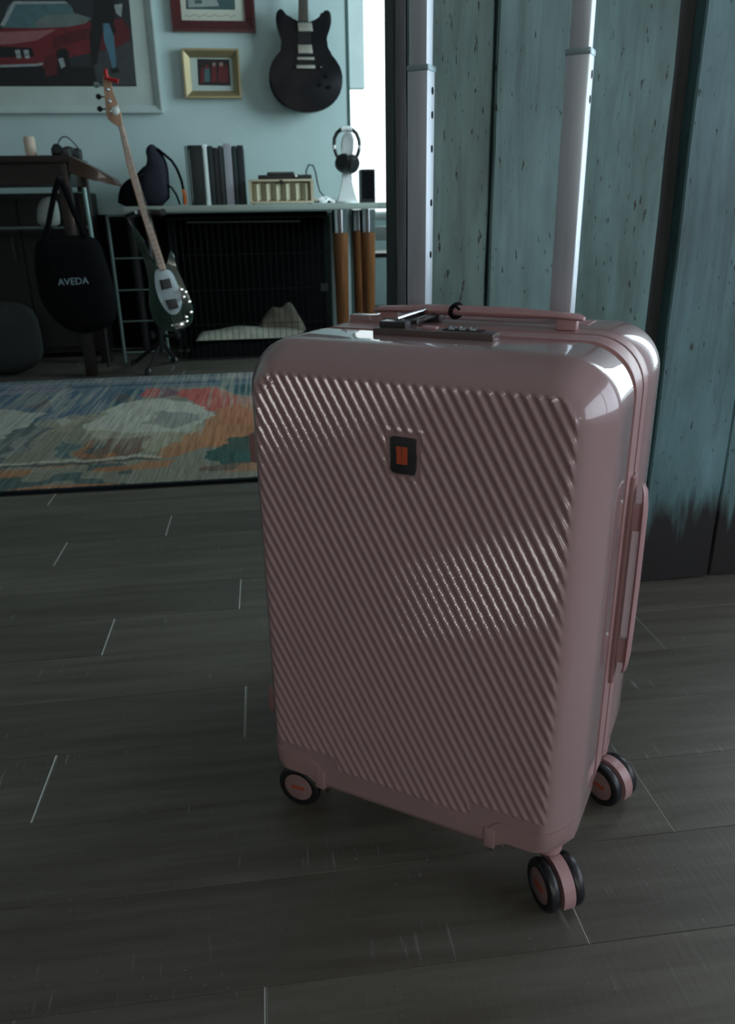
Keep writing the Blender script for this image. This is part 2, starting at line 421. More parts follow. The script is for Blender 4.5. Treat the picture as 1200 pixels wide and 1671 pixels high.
wall_open('wall_alcove', WALL, 'y', YA, YA+.12, XL, XRB, 0, HC, [(.55, 1.75, .66, 2.4)])
wall_open('wall_alcove_side', WALL, 'x', .38, .5, YF+.12, YA, 0, HC, [])
def window(name, axis, c, a0, a1, z0, z1, nv=2, nh=1, fr=.045, d=.05, m=TRIM):
    """window frame + mullions + panes in plane axis=c"""
    bm = bmesh.new()
    def bx(p, q, r, s, e=0):
        if axis == 'x': box(bm, (c-d/2, p, r), (c+d/2, q, s))
        else: box(bm, (p, c-d/2, r), (q, c+d/2, s))
    bx(a0, a1, z0, z0+fr); bx(a0, a1, z1-fr, z1); bx(a0, a0+fr, z0+fr, z1-fr); bx(a1-fr, a1, z0+fr, z1-fr)
    for i in range(1, nv): t = a0+(a1-a0)*i/nv; bx(t-.015, t+.015, z0+fr, z1-fr)
    o = struct(name, bm, m)
    for i in range(nv):
        p = a0+(a1-a0)*i/nv+.012; q = a0+(a1-a0)*(i+1)/nv-.012
        bm = bmesh.new()
        if axis == 'x': box(bm, (c-.002, p, z0+.02), (c+.002, q, z1-.02))
        else: box(bm, (p, c-.002, z0+.02), (q, c+.002, z1-.02))
        emit('pane', bm, GLASS, o)
    return o
window('window_1', 'y', YA+.06, .55, 1.75, .66, 2.4, 1)
window('window_2', 'y', BY+.08, 1.03, 1.55, .43, 1.47, 1, fr=.01)
window('window_3', 'y', YB-.04, -.85, .25, 1.36, 1.94, 1, fr=.02)
window('added_window_low', 'y', YB-.04, .52, 1.08, .42, .82, 1, fr=.01)  # unseen low opening, added for the second patch of rib glints
window('window_6', 'x', XR+.04, -2.16, 1.06, .48, 1.82, 3)
window('window_4', 'x', 1.81, 2.85, 4.05, 1.0, 2.1, 1, d=.04)
bm = bmesh.new(); box(bm, (.4975, YF-.006, 0), (.508, YF+.125, HC)); struct('trim_1', bm, DTRIM)
bm = bmesh.new(); box(bm, (.502, YF+.10, 1.33), (.60, YF+.16, HC)); struct('trim_2', bm, TRIM)
bm = bmesh.new(); box(bm, (XL, YF-.015, 0), (.495, YF, .09), bev=.004); struct('baseboard_far', bm, TRIM)

# wall of old vertical boards on the right (each board its own piece)
wall_open('wall_side_door', DARKWALL, 'y', BY+.03, BY+.13, 1.012, XRB, 0, HC, [(1.03, 1.55, .43, 1.47)])
bm = bmesh.new(); box(bm, (.222, BY+.03, 0), (1.012, BY+.13, HC)); wb = struct('wall_boards', bm, BARE)
def board(x0, x1, depth=0.0, m=BOARD, th=.026, jit=.0022, z1=HC-.002):
    """rough sawn board with slightly wavy edges"""
    bm = bmesh.new(); n = 26
    rows = []
    for i in range(n+1):
        z = .004+(z1-.004)*i/n if i else .004
        a = x0+random.uniform(0, jit); b = x1-random.uniform(0, jit); c = .003
        y = BY-depth
        rows.append([bm.verts.new(p) for p in ((a, BY+.03, z), (a, y+c, z), (a+c, y, z), (a+(b-a)*.5, y-.0008, z), (b-c, y, z), (b, y+c, z), (b, BY+.03, z))])
    for r0, r1 in zip(rows[:-1], rows[1:]):
        for k in range(6): bm.faces.new((r0[k], r0[k+1], r1[k+1], r1[k]))
    bm.faces.new(rows[0]); bm.faces.new(rows[-1][::-1])
    return emit('board', bm, m, wb, smooth=30)
xs = [(.237, .3735, 0), (.375, .524, .006), (.5255, .671, .001), (.708, .862, .004), (.864, 1.012, 0)]
tints = [(.90, .90, .84), (1.0, 1.05, 1.06), (.88, 1.0, .98), (.66, .80, .86), (.7, .8, .85)]
for (a, b, d), tc_ in zip(xs, tints): board(a, b, d).color = (*tc_, 1)
o = board(.2145, .2365, .004, BARE); o.name = 'edge_batten'

# ------------------------------------------------------------------ rug
def make_rug():
    x0, x1, y0, y1, th = -2.35, .42, 2.107, 3.70, .009
    nx, ny = 880, 260
    import numpy as np
    rng = np.random.RandomState(3)
    gx = np.linspace(x0, x1, nx); gy = np.linspace(y0, y1, ny)
    X, Y = np.meshgrid(gx, gy)
    def vnoise(fx, fy, seed):
        r = np.random.RandomState(seed); G = r.rand(1024, 64)
        a = (X-x0)*fx; b = (Y-y0)*fy
        ia = np.floor(a).astype(int); ib = np.floor(b).astype(int); fa = a-ia; fb = b-ib
        fa = fa*fa*(3-2*fa); fb = fb*fb*(3-2*fb)
        g = lambda i, j: G[i % 1024, j % 64]
        return (g(ia, ib)*(1-fa)*(1-fb)+g(ia+1, ib)*fa*(1-fb)+g(ia, ib+1)*(1-fa)*fb+g(ia+1, ib+1)*fa*fb)
    wx = (vnoise(14, 14, 1)-.5)*.05+(vnoise(45, 45, 2)-.5)*.02; wy = (vnoise(14, 14, 3)-.5)*.05+(vnoise(45, 45, 4)-.5)*.02
    XX, YY = X+wx, Y+wy
    base = np.zeros((ny, nx, 3)); base[:] = (.21, .20, .16)
    def put(mask, col, a=1.0):
        base[mask] = base[mask]*(1-a)+np.array(col)*a
    def poly(px, col, a=1.0):
        P = [atZ(p[0], p[1], th) for p in px]
        ins = np.zeros(X.shape, bool); n = len(P)
        for i in range(n):
            ax, ay = P[i].x, P[i].y; bx, by = P[(i+1) % n].x, P[(i+1) % n].y
            if abs(ay-by) < 1e-9: continue
            c = ((ay > YY) != (by > YY)) & (XX < (bx-ax)*(YY-ay)/(by-ay)+ax)
            ins ^= c
        put(ins, col, a)
    B1, B2, TEAL = (.075, .125, .18), (.13, .165, .20), (.02, .085, .105)
    CORAL, ORG, BEI, CRM, BRN, GRY = (.42, .10, .085), (.36, .15, .065), (.30, .27, .19), (.40, .39, .33), (.13, .075, .055), (.10, .12, .12)
    # dark field on the left, repeated diamonds outside the view
    poly([(-700, 640), (150, 632), (120, 670), (60, 720), (0, 760), (-700, 820)], GRY, .9)
    poly([(-700, 632), (240, 628), (220, 655), (110, 690), (-700, 700)], B1, .85)
    poly([(-80, 680), (0, 668), (70, 676), (40, 700), (0, 716), (-80, 720)], CRM, .8)
    poly([(80, 655), (105, 628), (118, 630), (90, 665)], CRM, .45)
    poly([(0, 745), (115, 642), (125, 644), (18, 750)], CRM, .35)
    poly([(45, 662), (75, 650), (90, 662), (60, 672)], BRN, .5)
    poly([(55, 692), (120, 676), (160, 684), (95, 706)], BEI, .6)
    poly([(78, 690), (98, 684), (118, 690), (98, 698)], CRM, .6)
    poly([(150, 690), (178, 665), (225, 630), (238, 632), (196, 670), (170, 692)], TEAL, .75)
    poly([(185, 655), (195, 642), (218, 646), (212, 658)], BRN, .5)
    # pale diamond
    poly([(160, 678), (210, 655), (260, 650), (330, 662), (348, 680), (300, 708), (200, 712), (140, 700)], CRM, .95)
    poly([(235, 690), (265, 668), (310, 672), (330, 684), (280, 700)], GRY, .55)
    poly([(140, 700), (200, 708), (300, 705), (330, 690), (310, 725), (220, 745), (150, 715)], BEI, .9)
    poly([(345, 690), (440, 668), (460, 740), (330, 730), (290, 745), (240, 750), (310, 712)], ORG, .75)
    poly([(170, 718), (245, 712), (225, 752), (140, 755), (118, 745), (140, 716)], BRN, .8)
    poly([(118, 745), (140, 718), (165, 726), (150, 752)], ORG, .45)
    poly([(160, 750), (190, 735), (200, 745), (185, 755)], ORG, .7)
    poly([(90, 745), (100, 722), (125, 728), (105, 750)], TEAL, .6)
    poly([(142, 738), (158, 722), (172, 724), (155, 742)], TEAL, .7)
    # coral sweep upper right
    poly([(280, 640), (300, 634), (350, 632), (410, 648), (470, 660), (470, 690), (380, 690), (310, 655)], CORAL, .9)
    poly([(340, 690), (350, 668), (440, 655), (460, 690), (400, 730), (330, 728)], (.37, .17, .09), .8)
    poly([(225, 646), (240, 634), (256, 636), (250, 648)], (.42, .05, .055), .9)
    poly([(255, 634), (285, 634), (290, 645), (262, 648)], (.16, .08, .11), .8)
    poly([(345, 622), (480, 608), (480, 655), (415, 648), (365, 634)], TEAL, .9)
    poly([(335, 745), (350, 728), (390, 714), (480, 705), (480, 750), (370, 756)], (.03, .085, .075), .9)
    poly([(330, 758), (480, 748), (480, 765), (340, 768)], ORG, .6)
    # far border, lilac blue stripes
    yb = Y
    put(yb > 3.42, B2, .75); put((yb > 3.50) & (yb < 3.53), (.03, .06, .09), .7); put((yb > 3.60) & (yb < 3.615), CRM, .4)
    put((yb > 3.42) & (vnoise(9, 3, 9) > .62), (.25, .22, .24), .6)
    # near border, cream stripe and dark flecks
    put((YY > 2.28) & (YY < 2.40) & (X < -.42), BEI, .25)
    put((YY > 2.365) & (YY < 2.395) & (X < -.35), CRM, .7); put((YY > 2.33) & (YY < 2.36) & (X < -.35), (.04, .05, .05), .7)
    put((Y < 2.33) & (vnoise(12, 16, 10) > .60) & (X < -.42), (.05, .09, .09), .8)
    put((Y < 2.33) & (vnoise(7, 12, 11) > .66) & (X < -.3), ORG, .7)
    put((Y < 2.28) & (vnoise(14, 18, 12) > .70) & (X > -.25), (.05, .08, .08), .6)
    put((Y > 2.6) & (Y < 3.4) & (vnoise(6, 5, 13) > .68) & (X < -1.1), (.30, .14, .09), .6)
    # worn patches, yarn streaks along Y
    wear = (vnoise(5, 4, 20)*.6+vnoise(22, 5, 21)*.4); streak = vnoise(170, 3.2, 22)
    a = np.clip((wear+streak*.8-1.0)*2.6, 0, .5)[..., None]
    base[:] = base*(1-a)+np.array((.36, .34, .27))*a
    base *= (0.62+.62*vnoise(260, 9, 23)+.16*rng.rand(ny, nx))[..., None]
    base[Y < y0+.014] = (.012, .016, .02)
    verts = np.zeros((ny*nx, 3)); verts[:, 0] = X.ravel(); verts[:, 1] = Y.ravel(); verts[:, 2] = (th+.0012*vnoise(110, 60, 24)).ravel()
    faces = []
    for j in range(ny-1):
        o_ = j*nx
        for i in range(nx-1): faces.append((o_+i, o_+i+1, o_+i+nx+1, o_+i+nx))
    # skirt
    nv = len(verts); border = [i for i in range(nx)]+[j*nx+nx-1 for j in range(1, ny)]+[(ny-1)*nx+i for i in range(nx-2, -1, -1)]+[j*nx for j in range(ny-2, 0, -1)]
    low = verts[border].copy(); low[:, 2] = .0004
    verts = np.vstack([verts, low]); nb = len(border)
    for k in range(nb): faces.append((border[(k+1) % nb], border[k], nv+k, nv+(k+1) % nb))
    me = bpy.data.meshes.new('rug'); me.from_pydata(verts.tolist(), [], faces); me.update()
    ca = me.color_attributes.new('weave_colour', 'FLOAT_COLOR', 'POINT')
    cols = np.ones((len(verts), 4)); cols[:nv, :3] = base.reshape(-1, 3); cols[nv:, :3] = (.012, .016, .02)
    ca.data.foreach_set('color', cols.ravel())
    m = mat('rug_weave', (.3, .3, .3), rough=.95, spec=.1)
    N, L, b = nodes(m)
    at = N.new('ShaderNodeAttribute'); at.attribute_name = 'weave_colour'; L.new(at.outputs['Color'], b.inputs['Base Color'])
    me.materials.append(m)
    o = bpy.data.objects.new('rug', me); COL.objects.link(o)
    tag(o, 'distressed blue, coral and beige patterned rug with a dark bound edge on the plank floor', 'rug')
make_rug()

WELLM = mat('wheel_well_shade', (0.035, 0.024, 0.024), rough=0.6)  # near-black colour stands in for the unlit cavity
GUARD = mat('guard_plastic', (0.30, 0.19, 0.188), rough=0.42, coat=0.3)
# ------------------------------------------------------------------ suitcase
TH = -0.6005
UV = Vector((cos(TH), sin(TH), 0)); VV = Vector((-sin(TH), cos(TH), 0))
S0 = Vector((.1297, .6804, 0))
case = empty('suitcase', S0, TH, 'glossy dusty pink hard-shell suitcase with diagonal ribs and raised trolley handle', 'suitcase')
# local coords: x = u (width), y = v (depth, back), z up
UC, HW = 0.0, .1792
Z0, Z1 = .082, .599
ZC, HH = (Z0+Z1)/2, (Z1-Z0)/2
RC = .05
def sm(t): t = max(0., min(1., t)); return t*t*(3-2*t)
def rr_point_ring(inset, ns, nz_, kc):
    """rounded-rectangle ring inset from the outline; returns list of (u,z)"""
    a, b = HW-inset, HH-inset; r = max(RC-inset, 0.0)
    out = []
    sides = (((a, -(b-r)), (a, b-r), nz_, (a-r, b-r), 0), ((a-r, b), (-(a-r), b), ns, (-(a-r), b-r), 90),
             ((-a, b-r), (-a, -(b-r)), nz_, (-(a-r), -(b-r)), 180), ((-(a-r), -b), (a-r, -b), ns, (a-r, -(b-r)), 270))
    for p, q, n, c, ang in sides:
        for i in range(n+1): out.append((p[0]+(q[0]-p[0])*i/n, p[1]+(q[1]-p[1])*i/n))
        for k in range(1, kc):
            t = radians(ang+90*k/kc); out.append((c[0]+r*cos(t), c[1]+r*sin(t)))
    return [(x+UC, z+ZC) for x, z in out]
def inset_at(u_, z_):
    x, z = abs(u_-UC), abs(z_-ZC)
    cx_, cz_ = HW-RC, HH-RC
    if x > cx_ and z > cz_: return RC-sqrt((x-cx_)**2+(z-cz_)**2)
    return min(HW-x, HH-z)
FV, CREASE = -.036, 0.0
def face_v(ins):
    t = max(0., min(1., (ins-.0015)/.030))
    return CREASE-(CREASE-FV)*sin(t*pi/2)**.92
PITCHR = .0091
def rib(u_, z_):
    # field: rounded rectangle, larger margin at top and bottom
    a = u_-(UC-HW+.022); b = (UC+HW-.024)-u_; c = z_-(Z0+.052); d = (Z1-.025)-z_
    e = min(a, b, c, d)
    if a < .02 and d < .02: e = min(e, .02-sqrt((.02-a)**2+(.02-d)**2))
    if b < .02 and d < .02: e = min(e, .02-sqrt((.02-b)**2+(.02-d)**2))
    # kept off the corner guards
    if z_ < .18:
        e = min(e, max(.078-abs(u_-UC), z_-.150))
    bx, bz = abs(u_-.0035), abs(z_-.508)
    e = min(e, max(bx-.0145, bz-.0185))
    if e <= 0: return 0.0
    m_ = sm(e/.0045)
    s = (u_*.875+z_*.485)/PITCHR
    p = .5+.5*cos(2*pi*s)
    p = sm(p)
    return -(.0021*p)*m_ + .0011*sm(e/.006)
WELLZ = .119
def front_shell():
    me = bpy.data.meshes.new('front_shell')
    ns, nz_, kc = 235, 380, 12
    verts = []; faces = []
    def add(u_, z_, v_=None):
        ins = inset_at(u_, z_)
        vv = face_v(ins) if v_ is None else v_
        if v_ is None and ins > .008: vv += rib(u_, z_)
        verts.append((u_, vv, z_)); return len(verts)-1
    rings = []
    specs = [(.0, .0650), (.0, .030), (.0001, .012), (.0005, .004), (.0013, .0005)]
    for ins, v_ in specs:
        rings.append([add(x, z, v_) for x, z in rr_point_ring(ins, ns, nz_, kc)])
    ins = .0015
    lst = []
    while ins < .0499: lst.append(ins); ins += .0009 if ins < .008 else .00115
    lst.append(.0499)
    for i_ in lst:
        rings.append([add(x, z) for x, z in rr_point_ring(i_, ns, nz_, kc)])
    for A, B in zip(rings[:-1], rings[1:]):
        n = len(A)
        for k in range(n): faces.append((A[k], A[(k+1) % n], B[(k+1) % n], B[k]))
    # inner grid
    a, b = HW-.05, HH-.05
    grid = [[add(UC-a+2*a*i/ns, ZC-b+2*b*j/nz_) for i in range(ns+1)] for j in range(nz_+1)]
    for j in range(nz_):
        for i in range(ns): faces.append((grid[j][i], grid[j][i+1], grid[j+1][i+1], grid[j+1][i]))
    me.from_pydata(verts, [], faces)
    bm = bmesh.new(); bm.from_mesh(me)
    bmesh.ops.remove_doubles(bm, verts=bm.verts[:], dist=.0003)
    dead = []
    for f in bm.faces:       # wheel wells cut out of the two lower front corners
        c = f.calc_center_median()
        if c.z < WELLZ and abs(c.x) > .0985 and c.y < .045: dead.append(f)
    bmesh.ops.delete(bm, geom=dead, context='FACES')
    bpy.data.meshes.remove(me)
    return bm
emit('front_shell', front_shell(), PINK, case, smooth=24, world=False)
def ring_strip(bm, prof, ns=14, nz_=20, kc=12, capend=False):
    rings = []
    for q in prof:
        rings.append([bm.verts.new((x, q[1], z)) for x, z in rr_point_ring(q[0], ns, nz_, kc)])
    for i, (A, B) in enumerate(zip(rings[:-1], rings[1:])):
        n = len(A)
        for k in range(n):
            f = bm.faces.new((A[k], A[(k+1) % n], B[(k+1) % n], B[k])); f.material_index = prof[i+1][2] if len(prof[i+1]) > 2 else 0
    if capend: bm.faces.new(rings[-1])
bm = bmesh.new()
ring_strip(bm, [(.0, .0648), (.0055, .0655, 0), (.0055, .0850, 0), (.0012, .0855, 1), (.0018, .100, 1), (.0010, .1175, 1), (.0045, .1180, 2), (.0045, .1225, 2), (.0006, .1228, 1), (.0014, .134, 1), (.0004, .147, 1)])
emit('seam_frame', bm, [ROSE, PINKM, SEAMDARK], case, smooth=30, world=False)
bm = bmesh.new()
pr = [(.0004, .1468), (.0, .1475), (.0, .222)]
for k in range(1, 11):
    t = k/10*pi/2; pr.append((.0+.028*(1-cos(t)), .222+.027*sin(t)))
pr += [(.0495, .2493)]
ring_strip(bm, pr, capend=True)
emit('back_shell', bm, PINK, case, smooth=35, world=False)
# badge
bm = bmesh.new()
bpts = [(-.0125, .0155), (-.010, .0170), (.011, .0165), (.0125, .0150), (.0123, .004), (.0131, -.001), (.0122, -.013), (.0110, -.0168), (-.006, -.0170), (-.010, -.0165), (-.0123, -.0130), (-.0117, -.003)]
prism(bm, [Vector((.0035+a, -.0385, .508+b)) for a, b in bpts], (0, .006, 0), bev=.0007)
bd = emit('badge', bm, BADGE, case, smooth=40, world=False)
bm = bmesh.new()
for a0, a1, z0_, z1_ in ((-.0055, -.0012, -.0075, .0085), (-.0004, .0048, -.0075, .0085), (-.0016, .0, -.0075, -.001), (-.0062, -.005, .005, .0085)):
    box(bm, (.0035+a0, -.0391, .508+z0_), (.0035+a1, -.0383, .508+z1_))
o = emit('badge_emblem', bm, ORANGE, None); o.parent = bd; o['label'] = 'orange emblem'
# corner guards around the casters
def guard(sgn, front=True):
    bm = bmesh.new(); n1, n2 = 22, 10
    W_ = .086
    def top(t):   # height of guard top above Z0 as function of distance from the outer side
        d = t*W_
        h = .056 if d < .066 else .056-.030*(1-sqrt(max(0,1-((d-.066)/.020)**2)))
        return Z0+h+.004*(1-t)
    vis = []
    for i in range(n1+1):
        t = i/n1; uu = UC+sgn*(HW-.0028-t*(W_-.0028))
        zt = top(t)
        # lower limit: outline of the shell
        dx = HW-abs(uu-UC)
        zb = Z0+.003+(RC-sqrt(max(RC*RC-(RC-min(dx, RC))**2, 0)))
        if front and dx < .080: zb = max(zb, WELLZ-.003+(.012*sm((dx-.062)/.018)*-1))
        col_ = []
        for j in range(n2+1):
            z = zb+(max(zt, zb+.002)-zb)*j/n2
            ins = max(inset_at(uu, z), .0016)
            e = .0014
            v_ = face_v(ins) if front else .249-max(0, (.028-min(ins, .028)))*.9
            col_.append((uu, v_-e if front else v_+e, z))
        vis.append(col_)
    P = [[bm.verts.new(p) for p in c] for c in vis]
    Q = [[bm.verts.new((p[0], p[1]+(.004 if front else -.004), p[2])) for p in c] for c in vis]
    for i in range(n1):
        for j in range(n2):
            bm.faces.new((P[i][j], P[i+1][j], P[i+1][j+1], P[i][j+1])); bm.faces.new((Q[i][j], Q[i][j+1], Q[i+1][j+1], Q[i+1][j]))
        bm.faces.new((P[i][0], Q[i][0], Q[i+1][0], P[i+1][0])); bm.faces.new((P[i][n2], P[i+1][n2], Q[i+1][n2], Q[i][n2]))
    for i in (0, n1):
        for j in range(n2): bm.faces.new((P[i][j], P[i][j+1], Q[i][j+1], Q[i][j]))
    # lug hanging below the shell at the inner end
    u0 = UC+sgn*(HW-W_); u1 = UC+sgn*(HW-W_+.012)
    yf = -.0385 if front else .228
    box(bm, (min(u0, u1), yf, Z0+.022), (max(u0, u1), yf+.022, Z0+.046), bev=.002)
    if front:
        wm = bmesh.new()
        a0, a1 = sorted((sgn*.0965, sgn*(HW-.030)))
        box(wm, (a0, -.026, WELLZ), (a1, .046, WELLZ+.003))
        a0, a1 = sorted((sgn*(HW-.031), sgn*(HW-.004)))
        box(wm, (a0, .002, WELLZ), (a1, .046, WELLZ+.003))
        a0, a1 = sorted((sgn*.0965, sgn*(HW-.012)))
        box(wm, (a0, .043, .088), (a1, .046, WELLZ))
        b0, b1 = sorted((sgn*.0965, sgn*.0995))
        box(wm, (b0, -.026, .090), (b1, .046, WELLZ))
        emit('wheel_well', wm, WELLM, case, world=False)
    return emit('corner_guard', bm, GUARD, case, smooth=40, world=False)
for s_ in (-1, 1):
    guard(s_, True); guard(s_, False)
# casters
def caster(su, sv, trail, tl=.018):
    """twin-wheel caster: stem at local (su,sv), trail direction angle in WORLD floor coords"""
    th_ = trail-TH
    t = Vector((cos(th_), sin(th_), 0)); ax = Vector((-sin(th_), cos(th_), 0))
    R_ = .0285; c = Vector((su, sv, R_))+t*tl
    bm = bmesh.new()
    # stem flange and neck
    lathe(bm, [(.0, .1195), (.0185, .1195), (.0178, .112), (.0172, .090), (.0162, .072), (.0152, .059), (.0, .055)], (su, sv, 0), (0, 0, 1), seg=28)
    # fender: band wrapping the wheels between them
    w2 = .0068; ro, ri = R_+.0022, R_-.010
    A = []
    n = 18
    for k in range(n+1):
        a = radians(142-(142+18)*k/n)
        d = t*cos(a)+Vector((0, 0, 1))*sin(a)
        A.append([bm.verts.new(c+d*rr_+ax*w_) for rr_, w_ in ((ro, -w2), (ro, w2), (ri, w2), (ri, -w2))])
    for p, q in zip(A[:-1], A[1:]):
        for k in range(4): bm.faces.new((p[k], p[(k+1) % 4], q[(k+1) % 4], q[k]))
    bm.faces.new(A[0]); bm.faces.new(A[-1][::-1])
    # inner block carrying the axle
    lathe(bm, [(0, -.0055), (.017, -.0055), (.017, .0055), (0, .0055)], c, ax, seg=20)
    lathe(bm, [(0, -.020), (.003, -.020), (.003, .020), (0, .020)], c, ax, seg=10)
    k_ = emit('caster', bm, PINKM, case, smooth=35, world=False)
    for sg in (-1, 1):
        bm = bmesh.new()
        x0_ = .0085*sg; T = .0125*sg
        prof = [(.0175, x0_), (R_-.004, x0_), (R_-.0012, x0_+T*.10), (R_, x0_+T*.32), (R_, x0_+T*.62), (R_-.0012, x0_+T*.86), (R_-.004, x0_+T), (R_-.0085, x0_+T*1.0), (R_-.0088, x0_+T*.8), (.0175, x0_+T*.8), (.0175, x0_)]
        lathe(bm, prof, c, ax, seg=40)
        o = emit('wheel', bm, RUBBER, None, smooth=30); o.parent = k_
        bm = bmesh.new()
        ho = x0_+T*.93
        lathe(bm, [(0, x0_+T*.3, 0), (.0193, x0_+T*.3, 0), (.0193, ho-.0004*sg, 0), (.0185, ho, 0), (0, ho+.0003*sg, 0)], c, ax, seg=36)
        # little orange mark
        xd = Vector((0, 0, 1)).cross(ax)*sg
        for i, (a, w_, h_) in enumerate(((-.0082, .0022, .0052), (-.0055, .0018, .0038), (-.0032, .0022, .0052), (-.0004, .0018, .0040), (.0020, .0020, .0052), (.0048, .0022, .0042), (.0074, .0014, .0052))):
            p = c+ax*(ho+.0004*sg)+xd*a
            vs = [bm.verts.new(p+xd*dx+Vector((0, 0, dz))+ax*e) for e in (-.0002*sg, .0005*sg) for dx, dz in ((0, -h_/2), (w_, -h_/2), (w_, h_/2), (0, h_/2))]
            for q in ((4, 5, 6, 7), (0, 1, 5, 4), (1, 2, 6, 5), (2, 3, 7, 6), (3, 0, 4, 7)):
                f = bm.faces.new([vs[j] for j in q]); f.material_index = 1
        o = emit('hub', bm, [HUBM, ORANGE], None, smooth=30); o.parent = k_; o['label'] = 'dusty pink hub with a small orange mark'
    return k_
caster(-.148, .048, radians(150), .026)
caster(.143, .038, radians(-80), .021)
caster(.155, .225, radians(-62), .026)
caster(-.152, .205, radians(100))
# trolley tubes
TV = .1907
def trolley(uc_, holes):
    bm = bmesh.new()
    box(bm, (uc_-.0112, TV-.010, Z1-.01), (uc_+.0112, TV+.010, .842), bev=.0018)
    o = emit('tube', bm, ALU, case, smooth=40, world=False); o['label'] = 'outer aluminium trolley tube'
    bm = bmesh.new()
    box(bm, (uc_-.0122, TV-.011, .8405), (uc_+.0122, TV+.011, .8465), bev=.002)
    q = emit('collar', bm, ALUD, None, smooth=40); q.parent = o
    bm = bmesh.new()
    box(bm, (uc_-.0094, TV-.0082, .846), (uc_+.0094, TV+.0082, 1.02), bev=.0018)
    q = emit('inner_tube', bm, ALU, None, smooth=40); q.parent = o
    for (z, big) in holes:
        bm = bmesh.new()
        lathe(bm, [(0, -.001), (.0024*big, -.001), (.0024*big, .0004), (0, .0004)], (uc_+.0112, TV+.003, z), (1, 0, 0), seg=14)
        bm2 = bm
        for v_ in bm2.verts: v_.co.z = z+(v_.co.z-z)*1.5
        q = emit('lock_hole', bm2, HOLE, None, smooth=30); q.parent = o
def z_on_tube(px, py, uc_):
    n = UV; p = onplane(px, py, S0+UV*(uc_+.0112), n); return p.z
trolley(-.0803, [(z_on_tube(699, y, -.0803), 1) for y in (146, 186, 242, 331, 416)])
trolley(.0803, [(z_on_tube(961, y, .0803), 1) for y in (118, 161)])
bm = bmesh.new()
box(bm, (-.110, TV-.014, 1.015), (.110, TV+.014, 1.045), bev=.008)
emit('trolley_grip', bm, PINKM, case, smooth=40, world=False)
# recess tray of the trolley and carry handle on top
bm = bmesh.new()
box(bm, (-.112, .172, Z1-.004), (.112, .212, Z1+.0008), bev=.0006)
emit('handle_tray', bm, PINKD, case, smooth=40, world=False)
HV = .143
bm = bmesh.new()
L_ = [(-.113, .6105), (-.107, .6115), (-.09, .6125), (-.05, .6133), (0, .6135), (.05, .6133), (.09, .6125), (.108, .6115), (.114, .6105)]
rings = []
for i, (uu, zz) in enumerate(L_):
    e = 1.0 if 0 < i < len(L_)-1 else .5
    hw_, hh_ = .0105*e, .0042*e*(1.25 if abs(uu) < .06 else .8)
    rings.append([bm.verts.new((uu, HV+hw_*cos(2*pi*k/14), zz-.001+hh_*sin(2*pi*k/14))) for k in range(14)])
for A, B in zip(rings[:-1], rings[1:]):
    for k in range(14): bm.faces.new((A[k], A[(k+1) % 14], B[(k+1) % 14], B[k]))
bm.faces.new(rings[0]); bm.faces.new(rings[-1])
for uu in (-.094, .098):
    box(bm, (uu-.010, HV-.006, Z1-.001), (uu+.010, HV+.006, .609), bev=.002)
h_ = emit('carry_handle', bm, PINKM, case, smooth=45, world=False)
bm = bmesh.new()
tube(bm, [(-.018+.002*cos(a), HV+.0118*cos(a), .6118+.0064*sin(a)) for a in [2*pi*k/20 for k in range(20)]], .0024, 8, closed=True)
tube(bm, [(-.018, HV-.009, .617), (-.014, HV-.012, .618), (-.010, HV-.012, .6145)], .0012, 6)
q = emit('hair_tie', bm, CLOTHB, None, smooth=60); q.parent = h_; q['label'] = 'black elastic band looped round the carry handle'
# lock
LV = .053
bm = bmesh.new()
box(bm, (-.066, LV-.010, Z1-.002), (.056, LV+.011, Z1+.0065), bev=.0028)
lk = emit('combination_lock', bm, GUNM, case, smooth=40, world=False)
bm = bmesh.new()
box(bm, (.004, LV-.003, Z1+.0058), (.042, LV+.009, Z1+.0072)); q = emit('dial_window', bm, HOLE, None); q.parent = lk
for i in range(3):
    bm = bmesh.new(); lathe(bm, [(0, -.0032), (.0052, -.0032), (.0056, -.0018), (.0056, .0018), (.0052, .0032), (0, .0032)], (.012+i*.0105, LV+.003, Z1+.0045), (1, 0, 0), seg=14)
    q = emit('dial', bm, CHROME, None, smooth=20); q.parent = lk
bm = bmesh.new(); box(bm, (-.018, LV-.002, Z1+.006), (-.003, LV+.006, Z1+.009), bev=.001); q = emit('slide_button', bm, PINKM, None, smooth=40); q.parent = lk
# latch clasp spanning the seam
bm = bmesh.new()
box(bm, (-.062, .050, Z1+.005), (-.034, .066, Z1+.012), bev=.0012)
box(bm, (-.058, .058, Z1+.006), (-.052, .150, Z1+.011), bev=.0012)
box(bm, (-.044, .058, Z1+.006), (-.038, .150, Z1+.011), bev=.0012)
box(bm, (-.060, .140, Z1+.0015), (-.036, .158, Z1+.012), bev=.0015)
tube(bm, [(-.066, .070, Z1+.010), (-.030, .070, Z1+.010)], .0022, 8)
tube(bm, [(-.066, .148, Z1+.0115), (-.030, .148, Z1+.0115)], .0028, 8)
lt = emit('latch', bm, GUN, case, smooth=40, world=False)
bm = bmesh.new()
tube(bm, [(-.0475, .060, Z1+.0135), (-.0475, .148, Z1+.0145)], .0018, 8)
lathe(bm, [(0, 0), (.0036, 0), (.0028, .003), (0, .0036)], (-.0475, .150, Z1+.0125), (0, 0, 1), seg=12)
q = emit('latch_bar', bm, CHROME, None, smooth=40); q.parent = lt
# left plate of the back shell (handle mount)
bm = bmesh.new(); box(bm, (-.138, .130, Z1-.003), (-.098, .147, Z1+.006), bev=.002)
tube(bm, [(-.112, .128, Z1+.005), (-.108, .124, Z1+.001)], .0015, 6)
emit('handle_mount', bm, PINK, case, smooth=40, world=False)
